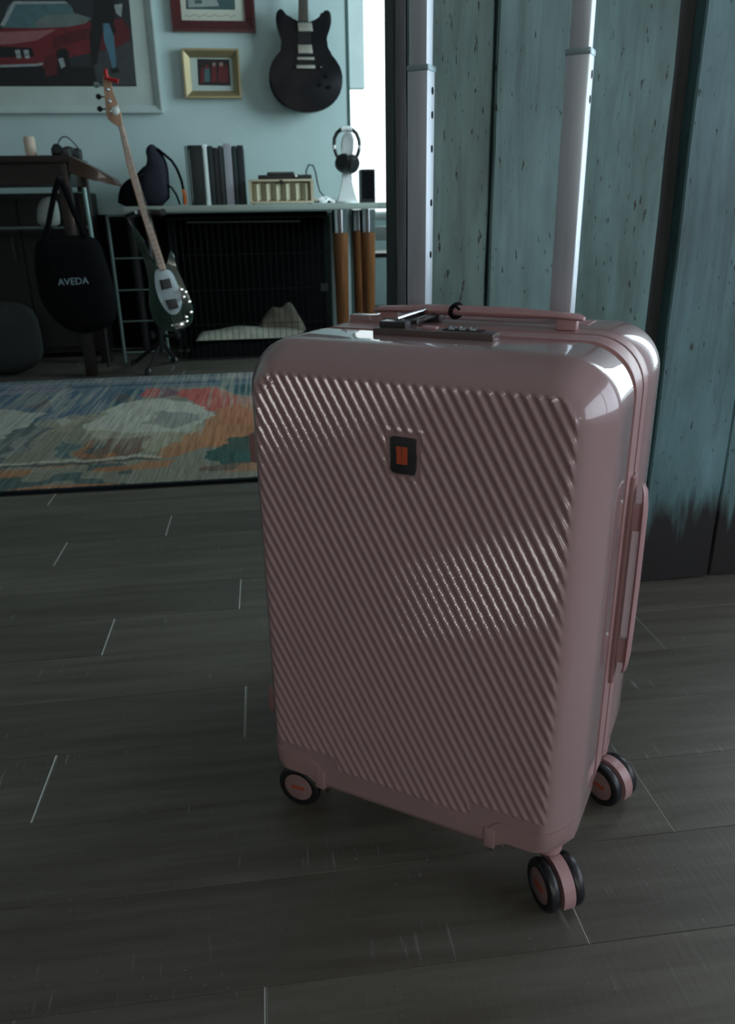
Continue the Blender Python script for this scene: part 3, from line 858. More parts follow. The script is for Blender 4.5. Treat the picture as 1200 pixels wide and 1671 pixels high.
# side handle on the right
SV = .116; SU = UC+HW
bm = bmesh.new()
pts = [(.0085, .247), (.0135, .256), (.0150, .285), (.0150, .42), (.0140, .446), (.0110, .459), (.0085, .452)]
rings = []
for i, (du, z) in enumerate([(.0105, .249), (.0125, .254), (.0138, .270), (.0142, .30), (.0145, .35), (.0142, .40), (.0138, .435), (.0125, .452), (.0100, .459)]):
    e = .45 if i in (0, 8) else (.8 if i in (1, 7) else 1.0)
    rings.append([bm.verts.new((SU+du+.0028*e*cos(2*pi*k/12), SV+.0115*e*sin(2*pi*k/12), z)) for k in range(12)])
for A, B in zip(rings[:-1], rings[1:]):
    for k in range(12): bm.faces.new((A[k], A[(k+1) % 12], B[(k+1) % 12], B[k]))
bm.faces.new(rings[0]); bm.faces.new(rings[-1])
for z in (.275, .425):
    box(bm, (SU-.001, SV-.006, z-.014), (SU+.013, SV+.006, z+.014), bev=.003)
emit('side_handle', bm, PINKM, case, smooth=45, world=False)
bm = bmesh.new(); box(bm, (SU-.002, SV-.009, .235), (SU+.0035, SV+.011, .468), bev=.003)
emit('side_handle_tray', bm, PINKD, case, smooth=45, world=False)
# side feet on the left
def z_left(py): return onplane(405, py, S0+VV*.06, VV).z
for a in (.481, .170):
    bm = bmesh.new(); box(bm, (UC-HW-.013, .002, a-.016), (UC-HW+.001, .020, a+.016), bev=.004)
    emit('side_foot', bm, PINKD, case, smooth=45, world=False)

# ------------------------------------------------------------------ back room: pictures on the far wall
YW = YF-.0005
def rect_px(x0, y0, x1, y1, Y):
    c = [atY(x0, y0, Y), atY(x1, y0, Y), atY(x1, y1, Y), atY(x0, y1, Y)]
    xa = (c[0].x+c[3].x)/2; xb = (c[1].x+c[2].x)/2; za = (c[0].z+c[1].z)/2; zb = (c[2].z+c[3].z)/2
    return xa, xb, zb, za
def picture(name, label, xa, xb, za, zb, fw, fd, mfr, mmat, inner, innerbuild, rim=.5, group=None):
    """frame with sloping members, mat board and print"""
    t = empty(name, ((xa+xb)/2, YW, za), 0, label, 'picture', group)
    bm = bmesh.new()
    yo = YW-.001
    O = [(xa, za), (xb, za), (xb, zb), (xa, zb)]
    def ring(d, y): return [bm.verts.new((xx+(d if xx == xa else -d), y, zz+(d if zz == za else -d))) for xx, zz in O]
    rr = [ring(0, yo), ring(0, yo-fd), ring(fw*.25, yo-fd), ring(fw, yo-fd*rim), ring(fw, yo)]
    for A, B in zip(rr[:-1], rr[1:]):
        for k in range(4): bm.faces.new((A[k], A[(k+1) % 4], B[(k+1) % 4], B[k]))
    emit('frame', bm, mfr, t)
    bm = bmesh.new(); box(bm, (xa+fw*.8, yo-.008, za+fw*.8), (xb-fw*.8, yo-.002, zb-fw*.8)); emit('mat_board', bm, mmat, t)
    innerbuild(t, yo-.0085)
    return t
def flat(bm, px, Y, mi, lift):
    """thin printed patch in the picture plane"""
    vs = [bm.verts.new(Vector((p.x, Y-lift, p.z))) for p in (atY(a, b, Y) for a, b in px)]
    f = bm.faces.new(vs); f.material_index = mi
def P_(name, c): return mat('print_'+name, c, rough=.45, var=.12, vscale=30)
def car_print(t, y):
    bm = bmesh.new(); ms = [P_('dark_street', (.022, .026, .030)), P_('car_red', (.15, .017, .022)), P_('windscreen', (.075, .15, .16)), P_('bonnet_sheen', (.30, .11, .12)), P_('car_dark_red', (.085, .012, .016)), P_('denim', (.075, .17, .24)), P_('asphalt', (.045, .052, .055)), P_('chrome_grey', (.30, .33, .34)), P_('near_black', (.008, .010, .012)), P_('grey_backdrop', (.14, .17, .165)), P_('far_red_car', (.10, .013, .017))]
    def F(px, mi, l): flat(bm, px, y, mi, l*.0001)
    F([(-160, -90), (203, -90), (223, 141), (-150, 141)], 0, 1)
    F([(-150, 112), (220, 108), (223, 141), (-150, 141)], 8, 2)
    F([(-150, -40), (120, -40), (200, -10), (203, 30), (-150, 30)], 9, 1.5) if False else None
    F([(150, 90), (217, 66), (221, 138), (160, 141)], 6, 2.2)
    F([(140, 45), (165, 32), (200, 31), (210, 45), (212, 66), (190, 78), (150, 86)], 10, 3)        # second car at right
    F([(186, 8), (200, 6), (198, 28), (190, 22)], 7, 3)
    F([(-150, 58), (0, 50), (10, 40), (60, 44), (110, 40), (140, 32), (152, 40), (157, 85), (120, 92), (95, 105), (70, 125), (-150, 128)], 1, 3.2)
    F([(2, 45), (12, 12), (20, 3), (105, 3), (115, 8), (122, 22), (150, 30), (140, 36), (60, 46)], 2, 4)
    F([(0, 42), (18, 8), (22, 2), (105, 2), (112, 5), (104, 6), (26, 7), (8, 42)], 7, 5)
    F([(55, 38), (75, 24), (125, 22), (148, 30), (140, 38), (110, 44), (60, 46)], 9, 5.2)
    F([(-150, 60), (10, 52), (60, 50), (92, 48), (60, 66), (20, 72), (-150, 80)], 3, 5)
    F([(85, 62), (120, 50), (155, 44), (157, 60), (120, 70), (88, 80)], 4, 5)
    F([(92, 82), (106, 78), (112, 84), (116, 112), (104, 122), (94, 108)], 8, 6)
    F([(95, 96), (103, 94), (107, 108), (100, 112)], 7, 7)
    F([(-150, 80), (0, 76), (52, 78), (56, 92), (0, 94), (-150, 96)], 8, 6)
    F([(24, 82), (32, 81), (34, 88), (26, 89)], 7, 7); F([(38, 82), (46, 81), (48, 88), (40, 89)], 7, 7); F([(26, 90), (34, 89), (35, 95), (28, 96)], 7, 7); F([(40, 90), (48, 89), (49, 95), (42, 96)], 7, 7)
    F([(0, 106), (60, 104), (70, 102), (70, 106), (60, 108), (0, 110)], 7, 7)
    F([(0, 110), (70, 108), (80, 128), (0, 130)], 8, 6.5)
    F([(72, 92), (92, 88), (94, 122), (74, 125)], 4, 6.6)
    F([(150, -60), (188, -60), (186, 40), (190, 52), (182, 60), (168, 50), (158, 105), (150, 108), (146, 60), (152, 20)], 8, 8)   # dark clothed figure
    F([(168, 38), (178, 38), (186, 60), (190, 108), (184, 112), (178, 90), (170, 66)], 5, 9)       # jeans
    F([(180, 112), (192, 110), (196, 118), (182, 120)], 8, 9)
    emit('print', bm, ms, t)
xa, xb, za, zb = rect_px(-330, -250, 268, 185, YW-.03)
xb = atY(266, 184, YW-.03).x
xa = xb-1.75; zb = za+1.20
picture('large_picture', 'large pale-framed print of a red car and a figure in jeans on the far wall', xa, xb, za, zb, .035, .03, FRAMEW, MATB, None, car_print)
def sig_print(t, y):
    bm = bmesh.new(); ms = [P_('teal_photo', (.05, .10, .10)), P_('pale_vehicle', (.30, .34, .33)), P_('ink', (.10, .10, .09))]
    flat(bm, [(302, -60), (381, -60), (384, 16), (304, 15)], y, 0, .0003)
    flat(bm, [(306, -5), (352, -5), (358, 10), (308, 12)], y, 1, .0006)
    flat(bm, [(318, 0), (330, 0), (330, 6), (318, 6)], y, 0, .0009)
    for k in range(16):
        a = 302+k*5.2; b = 26+1.8*sin(k*1.9)
        flat(bm, [(a, b), (a+4.4, b-1.6), (a+4.6, b-.9), (a+.4, b+.9)], y, 2, .0005)
    emit('print', bm, ms, t)
xa, xb, za, zb = rect_px(274, -120, 413, 52, YW-.025)
picture('signed_picture', 'signed photo in a wide mahogany frame above the small gilt picture', xa, xb, za, zb, .05, .025, MAHOG, CREAMB, None, sig_print, rim=.7)
def band_print(t, y):
    bm = bmesh.new(); ms = [P_('photo_black', (.012, .010, .012)), P_('stage_red', (.12, .012, .018)), P_('faces', (.28, .17, .15)), P_('teal_shirt', (.06, .12, .13))]
    flat(bm, [(322, 96), (374, 97), (377, 140), (324, 139)], y, 0, .0003)
    for a, b, c, d in ((334, 112, 8, 22), (346, 108, 7, 26), (357, 108, 8, 26), (366, 112, 6, 22), (328, 116, 5, 20)):
        flat(bm, [(a, b), (a+c, b), (a+c+1, b+d), (a-1, b+d)], y, 1 if a != 334 else 3, .0006)
        flat(bm, [(a+1, b-6), (a+c-1, b-6), (a+c-1, b), (a+1, b)], y, 2 if a in (346, 357) else 1, .0008)
    emit('print', bm, ms, t)
xa, xb, za, zb = rect_px(299, 79, 392, 160, YW-.04)
picture('small_picture', 'small gilt shadow-box picture of a group, hung left of the black guitar', xa, xb, za, zb, .036, .04, GOLD, MATB, None, band_print, rim=.35)

# ------------------------------------------------------------------ black guitar hanging on the wall
YG = YF-.075
def pg(pts, Y): return [atY(a, b, Y) for a, b in pts]
gt = empty('electric_guitar', atY(498, 100, YG), 0, 'glossy black double-cutaway electric guitar hanging on the far wall', 'guitar')
gout = [(484, 36), (474, 31), (466, 22), (462, 15), (456, 13.5), (451, 20), (450, 32), (453, 46), (459, 62), (462, 74), (457, 84), (448, 94), (441, 108), (438.5, 124), (441, 142), (450, 160), (465, 174), (484, 182), (503, 184), (523, 181), (541, 172), (554, 157), (560, 138), (559, 120), (553, 103), (544, 92), (536, 84), (532, 74), (534, 60), (539, 46), (541.5, 32), (540, 20), (535, 15.5), (529, 17), (524, 25), (516, 31), (508, 35), (504, 36)]
bm = bmesh.new(); prism(bm, pg(smooth_loop(gout, 1), YG-.045), (0, .045, 0), bev=.007, seg=3)
emit('body', bm, GBLACK, gt, smooth=40)
bm = bmesh.new()
pts = pg([(488.5, -60), (500.5, -60), (503.5, 34), (487, 34)], YG-.060); prism(bm, pts, (0, .022, 0), bev=.002)
nk = emit('neck', bm, ROSEW, gt, smooth=40)
for k, y in enumerate((-8, 1, 10, 18, 25.5, 32)):
    bm = bmesh.new(); prism(bm, pg([(488.3, y-.5), (502.5, y-.5), (502.6, y+.5), (488.2, y+.5)], YG-.0625), (0, .003, 0)); q = emit('fret', bm, CHROME, nk)
bm = bmesh.new(); prism(bm, pg([(480, -118), (484, -60), (506, -60), (510, -118), (495, -125)], YG-.05), (0, .015, 0), bev=.002); emit('headstock', bm, GBLACK, gt, smooth=40)
for y0 in (37, 73):
    bm = bmesh.new(); prism(bm, pg([(486, y0), (509, y0), (511, y0+14), (487, y0+14)], YG-.056), (0, .012, 0), bev=.002); emit('pickup', bm, NICKEL, gt, smooth=40)
bm = bmesh.new(); prism(bm, pg([(485, 93), (513, 93), (513.5, 97.5), (485, 97.5)], YG-.060), (0, .016, 0), bev=.0015); emit('bridge', bm, NICKEL, gt, smooth=40)
bm = bmesh.new(); prism(bm, pg([(484, 106), (514, 106), (515, 111.5), (484, 111.5)], YG-.060), (0, .016, 0), bev=.0015); emit('tailpiece', bm, NICKEL, gt, smooth=40)
for a, b in ((524, 110), (534, 124), (538, 142), (524, 138)):
    bm = bmesh.new(); c = atY(a, b, YG-.045); lathe(bm, [(.0, 0), (.009, 0), (.008, .010), (0, .011)], c, (0, -1, 0), seg=14); emit('knob', bm, GBLACK, gt, smooth=40)
bm = bmesh.new(); c = atY(524, 110, YG-.047); lathe(bm, [(0, 0), (.006, 0), (.004, .012), (0, .013)], c, (0, -1, 0), seg=10); emit('toggle_switch', bm, CHROME, gt, smooth=40)
bm = bmesh.new()
for k in range(6):
    a = atY(490+k*2.1, -60, YG-.0635); b = atY(488+k*4.2, 107, YG-.0645); tube(bm, [a, b], .0004, 4)
emit('strings', bm, STRING, gt)
bm = bmesh.new(); c = atY(495, -60, YG-.03); box(bm, (c.x-.02, YG-.04, c.z-.01), (c.x+.02, YF+.001, c.z+.01), bev=.003); emit('wall_hook', bm, BLACK, gt)

# ------------------------------------------------------------------ desk along the far wall
DZ = .748
DYF = 4.02
xl = atY(201, 345, DYF).x; xr = atY(616, 345, DYF).x
desk = empty('desk', ((xl+xr)/2, DYF+.28, 0), 0, 'long pale laminate desk on orange-brown wooden legs along the far wall', 'desk')
bm = bmesh.new(); box(bm, (xl, DYF, DZ-.028), (xr, YF-.03, DZ), bev=.003); emit('desk_top', bm, DESK, desk, smooth=40)
for px_, yy in ((557, DYF+.10), (601, DYF+.16), (586, DYF+.46)):
    c = atY(px_, 420, yy)
    bm = bmesh.new(); lathe(bm, [(0, .004), (.026, .004), (.030, .02), (.038, DZ-.135), (.0, DZ-.135)], (c.x, yy, 0), (0, 0, 1), seg=20)
    lg = emit('leg', bm, TEAK, desk, smooth=40)
    bm = bmesh.new(); lathe(bm, [(0, DZ-.137), (.040, DZ-.137), (.041, DZ-.03), (0, DZ-.03)], (c.x, yy, 0), (0, 0, 1), seg=20)
    q = emit('leg_cap', bm, CHROME, lg, smooth=40); q['label'] = 'metal cap'
for px_ in (222, 250):
    c = atY(px_, 420, YF-.15)
    bm = bmesh.new(); lathe(bm, [(0, .004), (.022, .004), (.032, DZ-.03), (.0, DZ-.03)], (c.x, YF-.15, 0), (0, 0, 1), seg=16); emit('leg', bm, BLACK, desk, smooth=40)
# side table section beyond, running into the alcove
bm = bmesh.new(); c = atY(641, 340, 4.65)
box(bm, (xr+.003, 4.35, .722), (1.30, 5.05, .752), bev=.003)
st = empty('side_desk', (.9, 4.7, 0), 0, 'pale desk return running right into the bright alcove', 'desk')
emit('desk_top', bm, DESK, st, smooth=40)
for a, b in ((1.24, 4.42), (1.24, 4.98), (xr+.06, 4.98)):
    bm = bmesh.new(); lathe(bm, [(0, .004), (.02, .004), (.022, .723), (0, .723)], (a, b, 0), (0, 0, 1), seg=14); emit('leg', bm, WHITE, st, smooth=40)

# records / binders standing on the desk
def row_item(x0, x1, y0, y1, Y, lean=0.0, dep=.25):
    """box standing on the desk from a front rectangle in the picture"""
    a = atY(x0, y1, Y); b = atY(x1, y1, Y); t = atY(x0, y0, Y)
    return a.x, b.x, t.z
items = [ # x0 x1 top colour label
 (309, 314, 238, (.16, .22, .22), 'thin grey-green record sleeve at the left end of the standing row'),
 (314.5, 337, 237, (.006, .012, .012), 'wide black binder box near the left end of the standing row'),
 (337.5, 345, 235, (.85, .95, .95), 'bright white record sleeve in the standing row'),
 (345.5, 354, 238, (.014, .026, .03), 'dark blue-grey binder just right of the bright white sleeve'),
 (354.5, 362, 241, (.014, .015, .018), 'dark binder with a low top edge in the standing row'),
 (362.5, 370, 238, (.028, .036, .04), 'charcoal binder just left of the lilac-grey binder'),
 (371, 384, 234, (.36, .36, .41), 'lilac-grey binder taller than its neighbours'),
 (384.5, 392, 238, (.016, .036, .04), 'dark teal record sleeve just right of the lilac-grey binder'),
 (392.5, 403, 237, (.006, .016, .022), 'black-blue binder at the right end of the standing row')]
for i, (x0, x1, yt, c, lab) in enumerate(items):
    Y = 4.14; a, b, zt = row_item(x0, x1, yt, 334, Y)
    t = empty('binder', ((a+b)/2, Y, DZ), 0, lab, 'binder', 'binders and record sleeves standing on the desk')
    bm = bmesh.new(); m = mat('sleeve_%d' % i, c, rough=.45)
    box(bm, (a+.0006, Y, DZ+.0005), (b-.0006, Y+.26, zt), bev=.0015)
    s = emit('cover', bm, m, t, smooth=40)
    if x1-x0 > 7:
        bm = bmesh.new(); box(bm, (a+.004, Y-.0012, DZ+.02), (a+.0055, Y+.0005, zt-.02)); emit('spine_crease', bm, MATB if i in (1, 6) else GREYC, t)

# ivory zigzag-front amplifier
Y = 4.10
a = atY(408, 333, Y).x; b = atY(513, 333, Y).x; zt = atY(450, 292.5, Y).z
t = empty('radio', ((a+b)/2, Y, DZ), 0, 'small ivory amplifier with a zigzag folded front grille on the desk', 'amplifier')
bm = bmesh.new()
fw = .010
box(bm, (a, Y, DZ+.004), (b, Y+.15, DZ+.004+fw), bev=.002); box(bm, (a, Y, zt-fw), (b, Y+.15, zt), bev=.002)
box(bm, (a, Y, DZ+.004+fw), (a+fw*1.4, Y+.15, zt-fw)); box(bm, (b-fw*1.4, Y, DZ+.004+fw), (b, Y+.15, zt-fw)); box(bm, (a+fw, Y+.03, DZ+.01), (b-fw, Y+.148, zt-.005))
emit('cabinet', bm, IVORY, t, smooth=40)
n = 12; xa_, xb_ = a+fw*1.4, b-fw*1.4; wd = (xb_-xa_)/6
for k in range(6):
    x0 = xa_+wd*k
    bm = bmesh.new()
    # one chevron-ended folded column
    z0_, z1_ = DZ+.004+fw, zt-fw; ch = .012
    A = [(x0+.001, Y+.024, z0_+ch), (x0+wd/2, Y+.004, z0_), (x0+wd-.001, Y+.024, z0_+ch)]
    B = [(x0+.001, Y+.024, z1_-.002), (x0+wd/2, Y+.004, z1_-ch), (x0+wd-.001, Y+.024, z1_-.002)]
    va = [bm.verts.new(p) for p in A]; vb = [bm.verts.new(p) for p in B]
    vc = [bm.verts.new((p[0], Y+.032, p[2])) for p in (A[0], A[2])]; vd = [bm.verts.new((p[0], Y+.032, p[2])) for p in (B[0], B[2])]
    bm.faces.new((va[0], va[1], vb[1], vb[0])); bm.faces.new((va[1], va[2], vb[2], vb[1]))
    bm.faces.new((va[0], vc[0], vc[1], va[2], va[1])); bm.faces.new((vb[0], vb[1], vb[2], vd[1], vd[0]))
    bm.faces.new((va[0], vb[0], vd[0], vc[0])); bm.faces.new((va[2], vc[1], vd[1], vb[2])); bm.faces.new((vc[0], vd[0], vd[1], vc[1]))
    emit('grille_fold', bm, IVORYD, t)
bm = bmesh.new(); lathe(bm, [(0, 0), (.011, 0), (.010, .008), (0, .009)], ((a+b)/2, Y+.006, zt-.012), (0, -1, 0), seg=16); emit('knob', bm, BLACK, t, smooth=40)
for xx in (a+.02, b-.02):
    bm = bmesh.new(); lathe(bm, [(0, DZ), (.008, DZ), (.008, DZ+.005), (0, DZ+.005)], (xx, Y+.03, 0), (0, 0, 1), seg=12); emit('foot', bm, BLACK, t)
# device lying on the amplifier
za_ = zt
t2 = empty('audio_interface', ((a+b)/2, Y+.07, za_), 0, 'flat black audio device lying on top of the ivory amplifier', 'device')
x0 = atY(421, 285, Y).x; x1 = atY(509, 285, Y).x
bm = bmesh.new(); box(bm, (x0, Y+.02, za_+.0005), (x1, Y+.12, za_+.020), bev=.003); emit('body', bm, BLACK, t2, smooth=40)
x0 = atY(436, 285, Y).x; x1 = atY(481, 285, Y).x
bm = bmesh.new(); box(bm, (x0, Y+.03, za_+.0195), (x1, Y+.10, za_+.034), bev=.005); emit('raised_lid', bm, GUN, t2, smooth=40)
bm = bmesh.new(); lathe(bm, [(0, 0), (.007, 0), (.007, .006), (0, .007)], (x1+.01, Y+.02, za_+.012), (0, -1, 0), seg=12); emit('knob', bm, CHROME, t2, smooth=40)
# cable looping from the device to the desk
bm = bmesh.new()
pts = [(500, 287), (500, 278), (504, 269), (511, 270), (515, 280), (518, 297), (522, 312), (530, 321), (538, 331)]
P3 = [atY(x_, y_, 4.14) for x_, y_ in pts]; P3[-1].z = DZ+.004
tube(bm, P3, .004, 8)
tag(emit('cable', bm, mat('grey_blue_cable', (.07, .12, .13), rough=.5), None, smooth=60), 'dark cable arching from the black audio device down to the desk', 'cable')
# crumpled white wipes / paper
bm = bmesh.new()
c = atY(530, 328, 4.12)
ps = []
for k in range(18):
    a_ = 2*pi*k/18; r_ = .040+.012*sin(3*a_+1)+.006*random.random()
    ps.append(Vector((c.x+r_*cos(a_)*1.2, 4.14+r_*sin(a_)*.6, DZ+.012+.008*sin(5*a_))))
pillow(bm, ps, (0, 0, 1), .022, steps=((1, 0), (.9, .5), (.6, .6), (.3, 1.0)), both=False)
vb_ = min(v.co.z for v in bm.verts)
for v in bm.verts: v.co.z += DZ+.001-vb_
tag(emit('crumpled_paper', bm, WHITE), 'crumpled white paper between the ivory amplifier and the headphone stand', 'paper')

# headphone stand and headphones
YH = 4.14
c0 = atY(567, 328, YH)
hs = empty('headphone_stand', (c0.x, YH, DZ), 0, 'white flared headphone stand with a tall arched top on the desk', 'headphone stand')
bm = bmesh.new()
topz = atY(567, 214, YH).z
outl = [(548, 331), (556, 318), (560, 300), (560, 270), (558, 250), (557, 235), (560, 222), (567, 213), (575, 217), (578, 228), (577, 245), (573, 262), (572, 290), (577, 312), (585, 331)]
pts = pg(outl, YH-.012)
for p in pts:
    if p.z < DZ+.006: p.z = DZ+.001
prism(bm, pts, (0, .03, 0), bev=.004)
emit('column', bm, WHITE, hs, smooth=40)
bm = bmesh.new(); lathe(bm, [(0, DZ), (.055, DZ), (.055, DZ+.006), (.05, DZ+.010), (0, DZ+.010)], (c0.x, YH, 0), (0, 0, 1), seg=28); emit('base', bm, WHITE, hs, smooth=40)
hp = empty('headphones', atY(566, 240, YH), 0, 'black and white headphones hanging on the white stand', 'headphones')
bm = bmesh.new()
band = [(556, 263), (549, 252), (545.5, 240), (546, 226), (550, 217), (557, 211), (566, 209.5), (575, 211.5), (582, 218), (586, 228), (587.5, 240), (584, 252), (578, 262)]
tube(bm, [atY(x_, y_, YH-.03) for x_, y_ in band], .0085, 8)
emit('headband', bm, BLACK, hp, smooth=60)
bm = bmesh.new(); tube(bm, [atY(x_, y_, YH-.033) for x_, y_ in band[5:8]], .0125, 8); emit('headband_pad', bm, WHITE, hp, smooth=60)
for k in (2, 10):
    bm = bmesh.new(); tube(bm, [atY(band[k][0], band[k][1]-3, YH-.031), atY(band[k][0], band[k][1]+4, YH-.031)], .0085, 8); emit('hinge', bm, WHITE, hp, smooth=60)
for (x_, y_, tx, tz) in ((561, 266, -.5, .3), (574, 268, .8, -.5)):
    bm = bmesh.new(); c = atY(x_, y_, YH-.045)
    lathe(bm, [(0, -.022), (.030, -.022), (.043, -.012), (.043, .010), (.034, .022), (0, .023)], c, Vector((tx, -.8, tz)), seg=24)
    emit('ear_cup', bm, BLACK, hp, smooth=40)
# black speaker
Y = 4.22
a = atY(590, 330, Y).x; b = atY(613, 330, Y).x; zt = atY(600, 276, Y).z
t = empty('desk_speaker', ((a+b)/2, Y, DZ), 0, 'slim black upright speaker at the right end of the desk', 'speaker')
bm = bmesh.new(); box(bm, (a, Y, DZ+.001), (b, Y+.10, zt), bev=.004); emit('cabinet', bm, BLACK, t, smooth=40)
bm = bmesh.new(); box(bm, (a+.006, Y-.002, DZ+.02), (b-.006, Y+.001, zt-.008), bev=.0005); emit('grille', bm, CLOTHB, t)

# black gig bag with straps on the left end of the desk
YBg = 4.20
t = empty('gig_bag', atY(250, 300, YBg), 0, 'slumped dark navy backpack with a hooped strap on the left end of the desk', 'bag')
out = [(226, 336), (228, 300), (233, 280), (240, 268), (241, 256), (238, 244), (244, 235), (252, 236), (262, 247), (272, 262), (276, 284), (278, 336)]
bm = bmesh.new(); pts = pg(smooth_loop(out, 1), YBg)
for p in pts: p.z = max(p.z, DZ+.002)
pillow(bm, pts, (0, -1, 0), .06); emit('bag_body', bm, NAVY, t, smooth=60)
out = [(192, 338), (194, 310), (204, 296), (222, 286), (238, 268), (244, 272), (246, 300), (244, 338)]
bm = bmesh.new(); pts = pg(smooth_loop(out, 1), YBg+.02)
for p in pts: p.z = max(p.z, DZ+.002)
pillow(bm, pts, (0, -1, 0), .05); emit('bag_pocket', bm, CLOTHB, t, smooth=60)
bm = bmesh.new(); P3 = [atY(x_, y_, YBg-.03) for x_, y_ in ((257, 243), (268, 252), (280, 262), (289, 276), (296, 294), (300, 312), (301, 333))]
tube(bm, P3, .016, 8, flat=.4); sp_ = emit('strap', bm, CLOTHB, t, smooth=60)
bm = bmesh.new(); P3 = [atY(x_, y_, YBg-.03) for x_, y_ in ((270, 300), (280, 306), (288, 318), (294, 334))]
tube(bm, P3, .012, 8, flat=.4); emit('strap', bm, CLOTHB, t, smooth=60)
bm = bmesh.new(); P3 = [atY(x_, y_, YBg-.05) for x_, y_ in ((299, 309), (302, 320), (303, 334))]
for p in P3: p.z = max(p.z, DZ+.006)
tube(bm, P3, .008, 8, flat=.5); q = emit('strap_tip', bm, ORSTR, sp_, smooth=60); q['label'] = 'orange strap tip'
bm = bmesh.new(); tube(bm, [atY(x_, y_, YBg-.055) for x_, y_ in ((226, 288), (240, 280), (250, 262))], .0022, 6); emit('piping', bm, GREYC, t)

# ------------------------------------------------------------------ green bass on a stand
BP0 = Vector((-.45, 3.80, .3)); BN = Vector((0, -1, .13)).normalized()
def pb(pts, d=0.0): return [onplane(a, b, BP0+BN*d, BN) for a, b in pts]
bs = empty('bass_guitar', pb([(270, 540)])[0], 0, 'dark green bass guitar with pale maple neck leaning on a black floor stand', 'guitar')
bout = [(226, 378), (220, 370), (216, 366), (214, 372), (218, 384), (224, 398), (231, 414), (236, 428), (240, 444), (243, 460), (243, 480), (243, 500), (248, 520), (258, 534), (272, 541), (290, 541), (305, 535), (314, 523), (316, 505), (310, 486), (303, 470), (295, 452), (289, 440), (286, 426), (284, 415), (278, 408), (276, 412), (277, 424), (272, 436), (262, 440), (254, 438), (248, 424), (240, 406), (233, 390)]
bm = bmesh.new(); prism(bm, pb(smooth_loop(bout, 1), .04), -BN*.04, bev=.006, seg=3); emit('body', bm, GREENL, bs, smooth=40)
bm = bmesh.new(); prism(bm, pb([(193, 205), (200.5, 203), (216, 262), (238, 342), (271, 440), (260, 442), (231, 352), (207, 270)], .053), -BN*.024, bev=.003)
nk = emit('neck', bm, MAPLE, bs, smooth=40)
bm = bmesh.new(); prism(bm, pb([(194.5, 206), (200, 204), (216, 262), (238, 342), (270, 439), (261.5, 441), (232, 352), (208.5, 270)], .058), -BN*.006, bev=.001); emit('fingerboard', bm, MAPLEF, bs)
L0, L1, R0, R1 = Vector((194.5, 206)), Vector((261.5, 441)), Vector((200, 204)), Vector((270, 439))
for k in range(20):
    s_ = 1-2**(-k/12.0); s_ = s_/(1-2**(-20/12.0))*.98
    def along(P0, P1, mid, s):   # slightly bent px path of the neck edge
        return P0.lerp(P1, s)
    a = L0.lerp(L1, s_); b = R0.lerp(R1, s_)
    bm = bmesh.new(); q = pb([(a.x, a.y), (b.x, b.y)], .0595); tube(bm, q, .0009, 4); emit('fret', bm, STRING, bs)
hout = [(168, 124), (173, 120), (178, 124), (181, 135), (184, 148), (189, 162), (194, 175), (198, 186), (197, 195), (200.5, 204), (193, 206), (184, 201), (176, 194), (173, 186), (172, 170), (171, 150), (168, 136)]
bm = bmesh.new(); prism(bm, pb(hout, .050), -BN*.014, bev=.002); emit('headstock', bm, MAPLE, bs, smooth=40)
for x_, y_ in ((177, 146), (179, 165), (182, 182)):
    bm = bmesh.new(); lathe(bm, [(0, 0), (.008, 0), (.008, .004), (.004, .006), (.004, .014), (0, .015)], pb([(x_, y_)], .051)[0], BN, seg=14); emit('tuning_post', bm, CHROME, bs, smooth=40)
for i, (x_, y_) in enumerate(((157, 139), (161, 158), (163, 178))):
    bm = bmesh.new(); p, q = pb([(x_, y_), (x_+13, y_)], .040); tube(bm, [p, q], .003, 8); lathe(bm, [(0, -.004), (.011, -.003), (.012, .003), (0, .004)], p, (0, .6, .4), seg=14)
    o = emit('tuning_key', bm, CHROME if i == 0 else BLACK, bs, smooth=40)
bm = bmesh.new(); p = pb([(189, 181)], .056)[0]; lathe(bm, [(0, 0), (.016, 0), (.017, .004), (.012, .008), (0, .009)], p, BN, seg=18); p = pb([(191, 174)], .058)[0]; lathe(bm, [(0, 0), (.006, 0), (.005, .006), (0, .007)], p, BN, seg=10); emit('string_tree', bm, WHITE, bs, smooth=40)
bm = bmesh.new(); p, q = pb([(174, 129), (172, 113)], .062); tube(bm, [p, q], [.011, .008], 10)
p, q = pb([(176, 128), (193, 133)], .062); tube(bm, [p, q], [.008, .010], 10)
tag(emit('clip_tuner', bm, REDP, None, smooth=60), 'red clip-on tuner at the tip of the bass headstock', 'tuner')
pgd = [(252, 444), (258, 438), (266, 440), (276, 440), (283, 448), (290, 464), (296, 482), (297, 498), (292, 510), (284, 514), (276, 512), (267, 502), (259, 486), (253, 466)]
bm = bmesh.new(); prism(bm, pb(smooth_loop(pgd, 1), .0435), -BN*.004, bev=.001); emit('pickguard', bm, PICKG, bs, smooth=40)
for pts in ([(260, 457), (277, 454), (281, 469), (264, 473)], [(269, 490), (287, 487), (292, 502), (276, 506)]):
    bm = bmesh.new(); prism(bm, pb(pts, .054), -BN*.012, bev=.002); emit('pickup', bm, BLACK, bs, smooth=40)
for x_, y_ in ((296, 473), (303, 477), (300, 485), (309, 493), (312, 510), (304, 518), (305, 525)):
    bm = bmesh.new(); p = pb([(x_, y_)], .041)[0]; lathe(bm, [(0, 0), (.0085, 0), (.008, .012), (.006, .014), (0, .0145)], p, BN, seg=14); emit('knob', bm, CHROME, bs, smooth=40)
bm = bmesh.new(); prism(bm, pb([(283, 530), (300, 524), (303, 532), (287, 538)], .046), -BN*.006, bev=.001)
for k in range(4):
    p = pb([(281+k*6.5, 531-k*1.5)], .046)[0]; lathe(bm, [(0, 0), (.0045, 0), (.0045, .008), (0, .009)], p, BN, seg=10)
emit('bridge', bm, CHROME, bs, smooth=40)
